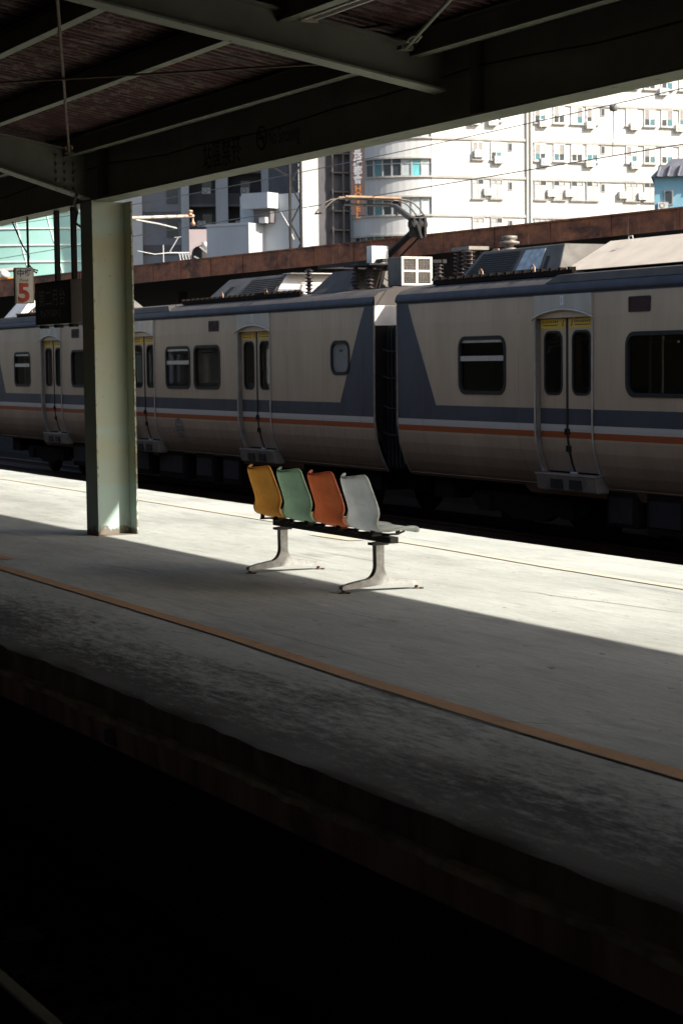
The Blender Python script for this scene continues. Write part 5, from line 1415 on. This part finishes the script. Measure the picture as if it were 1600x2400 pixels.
# ---- roof clutter in front of the end bay
rc = tag(empty('rooftop_aerial', (-60.5, 24.6, 5.0)), 'tangled white rooftop aerial above the rusty fascia right of the column', 'aerial')
b = MB(); b.tube([(0, 0, -1), (0, 0, 0.35)], 0.02, 6); b.build('pole', mat['galv'], rc)
b = MB(); b.tube([(0, -0.9, 0.15), (0, -0.3, 0.05), (0, 0.3, 0.12)], 0.015, 5).tube([(0, 0.2, 0.1), (0.1, 0.5, 0.62)], 0.02, 5).tube([(0, 0.1, 0.1), (0, 0.9, 0.12)], 0.02, 5).tube([(0, 0.4, 0.6), (0.1, 0.6, 0.62)], 0.015, 5)
for k in range(7): b.tube([(0, 0.55 + .05 * k, 0.1), (0.1 * (-1) ** k, 0.6 + .05 * k, -0.3 + .02 * k)], 0.012, 5)
b.build('elements', mat['galv'], rc)
b = MB(); b.box(-0.3, 0.3, -0.4, 0.9, -0.62, -0.38); b.build('roof_box', mat['bwhite'], rc)

# ---- sky blue house at the right
bh = frame((-56.6, 41.2, 0), Vector((0.62, 0.785, 0))); bh.name = 'blue_house'
tag(bh, 'sky blue house with grey tiled roof at the right edge', 'house')
b = MB(); b.box(0, 6, 0, 5, -1.2, 7.72); b.build('wall', mat['bcyan'], bh)
b = MB(); b.prism([(-0.12, 7.7), (6.2, 7.7), (6.2, 8.05), (0.25, 8.05)], -0.25, 5.2, 'y')
b.prism([(0.25, 8.05), (6.2, 8.05), (6.2, 8.35), (0.6, 8.35)], 0.3, 4.6, 'y')
rf_ = b.build('roof', mat['broof'], bh)
for k in range(12):
    b = MB(); b.tube([(0.1 + .35 * k, -0.27, 7.72), (0.2 + .35 * k, -0.27, 8.04)], 0.05, 6); b.build('tile_roll', mat['broof'], rf_)
b = MB(); b.box(0.34, 0.64, -0.05, 0.0, 6.75, 7.25); w = b.build('window', mat['wframe'], bh)
b = MB(); b.box(0.38, 0.60, -0.06, -0.051, 6.79, 7.21); b.build('pane', mat['wdark'], w)
ac(bh, 0.30, -0.02, 6.72, 0.42)

# ---- teal domed hall at the left: a sector of a tall drum that ends behind the column
th = tag(empty('teal_hall', (-124.6, 43.6, 0)), 'large teal clad rounded hall with pale horizontal seams at the left', 'building')
def trad(z): return 13.2 - 0.012 * max(0, z - 3) ** 2
A0, A9 = math.radians(-152), math.radians(-14)
zsl = [-1.2, 2.0] + [4.0 + 0.5 * k for k in range(26)]
def sector(prof, n_):
    b = MB(); vs = []
    for r, z in prof:
        for k in range(n_ + 1):
            a = A0 + (A9 - A0) * k / n_
            vs.append((r * math.cos(a), r * math.sin(a), z))
    b.add(vs, [(i * (n_ + 1) + k, i * (n_ + 1) + k + 1, (i + 1) * (n_ + 1) + k + 1, (i + 1) * (n_ + 1) + k) for i in range(len(prof) - 1) for k in range(n_)], 0, True)
    return b
sector([(trad(z), z) for z in zsl], 48).build('cladding', mat['tealroof'], th)
b = MB()
for a in (A0, A9):
    b.add([(0, 0, -1.2), (trad(0) * math.cos(a), trad(0) * math.sin(a), -1.2), (trad(16) * math.cos(a), trad(16) * math.sin(a), 16.4), (0, 0, 16.4)], [(0, 1, 2, 3)])
b.build('end_wall', mat['bgrey'], th)
for k in range(12):
    z = 5.6 + 0.98 * k
    sector([(trad(z) + .005, z - .05), (trad(z) + .07, z - .04), (trad(z) + .08, z + .03), (trad(z) + .005, z + .05)], 48).build('seam', mat['tealseam'], th)
for k in range(16):
    a = A0 + (A9 - A0) * (k + .5) / 16
    b = MB(); b.tube([((trad(z) + .01) * math.cos(a - (z - 6) * .02), (trad(z) + .01) * math.sin(a - (z - 6) * .02), z) for z in zsl], 0.03, 4, 0, False); b.build('rib', mat['tealseam'], th)
yb = frame((-86.2, 25.6, 0), Vector((0.31, 0.95, 0))); yb.name = 'market_hall'
tag(yb, 'yellow green low hall with an orange band at the left edge', 'building')
b = MB(); b.box(0, 2.15, 0, 4, -1.2, 5.05); b.build('wall', mat['ygreen'], yb)
for z in (3.9, 4.3, 4.7):
    b = MB(); b.box(-0.02, 2.17, -0.03, 0.0, z, z + .08); b.build('rail', mat['darksteel'], yb)
for x in (0.5, 1.4):
    b = MB(); b.box(x, x + .05, -0.05, 0.0, 3.4, 5.0); b.build('post', mat['darksteel'], yb)
b = MB(); b.box(-0.05, 2.25, -0.15, 0.5, 5.05, 5.40); b.build('orange_band', mat['orange'], yb)
b = MB(); b.prism([(-0.3, 5.55), (2.3, 5.85), (2.62, 5.4), (2.5, 5.4), (2.2, 5.72), (-0.3, 5.45)], -0.3, 1.5, 'y'); b.build('eaves', mat['galv'], yb)
for x in (1.75, 1.2):
    b = MB(); b.lathe([(0, 0), (0.18, 0.02), (0.24, 0.16), (0.16, 0.3), (0, 0.34)], (x, -0.2, 5.36), 10); b.build('lantern', mat['bwhite'], yb)
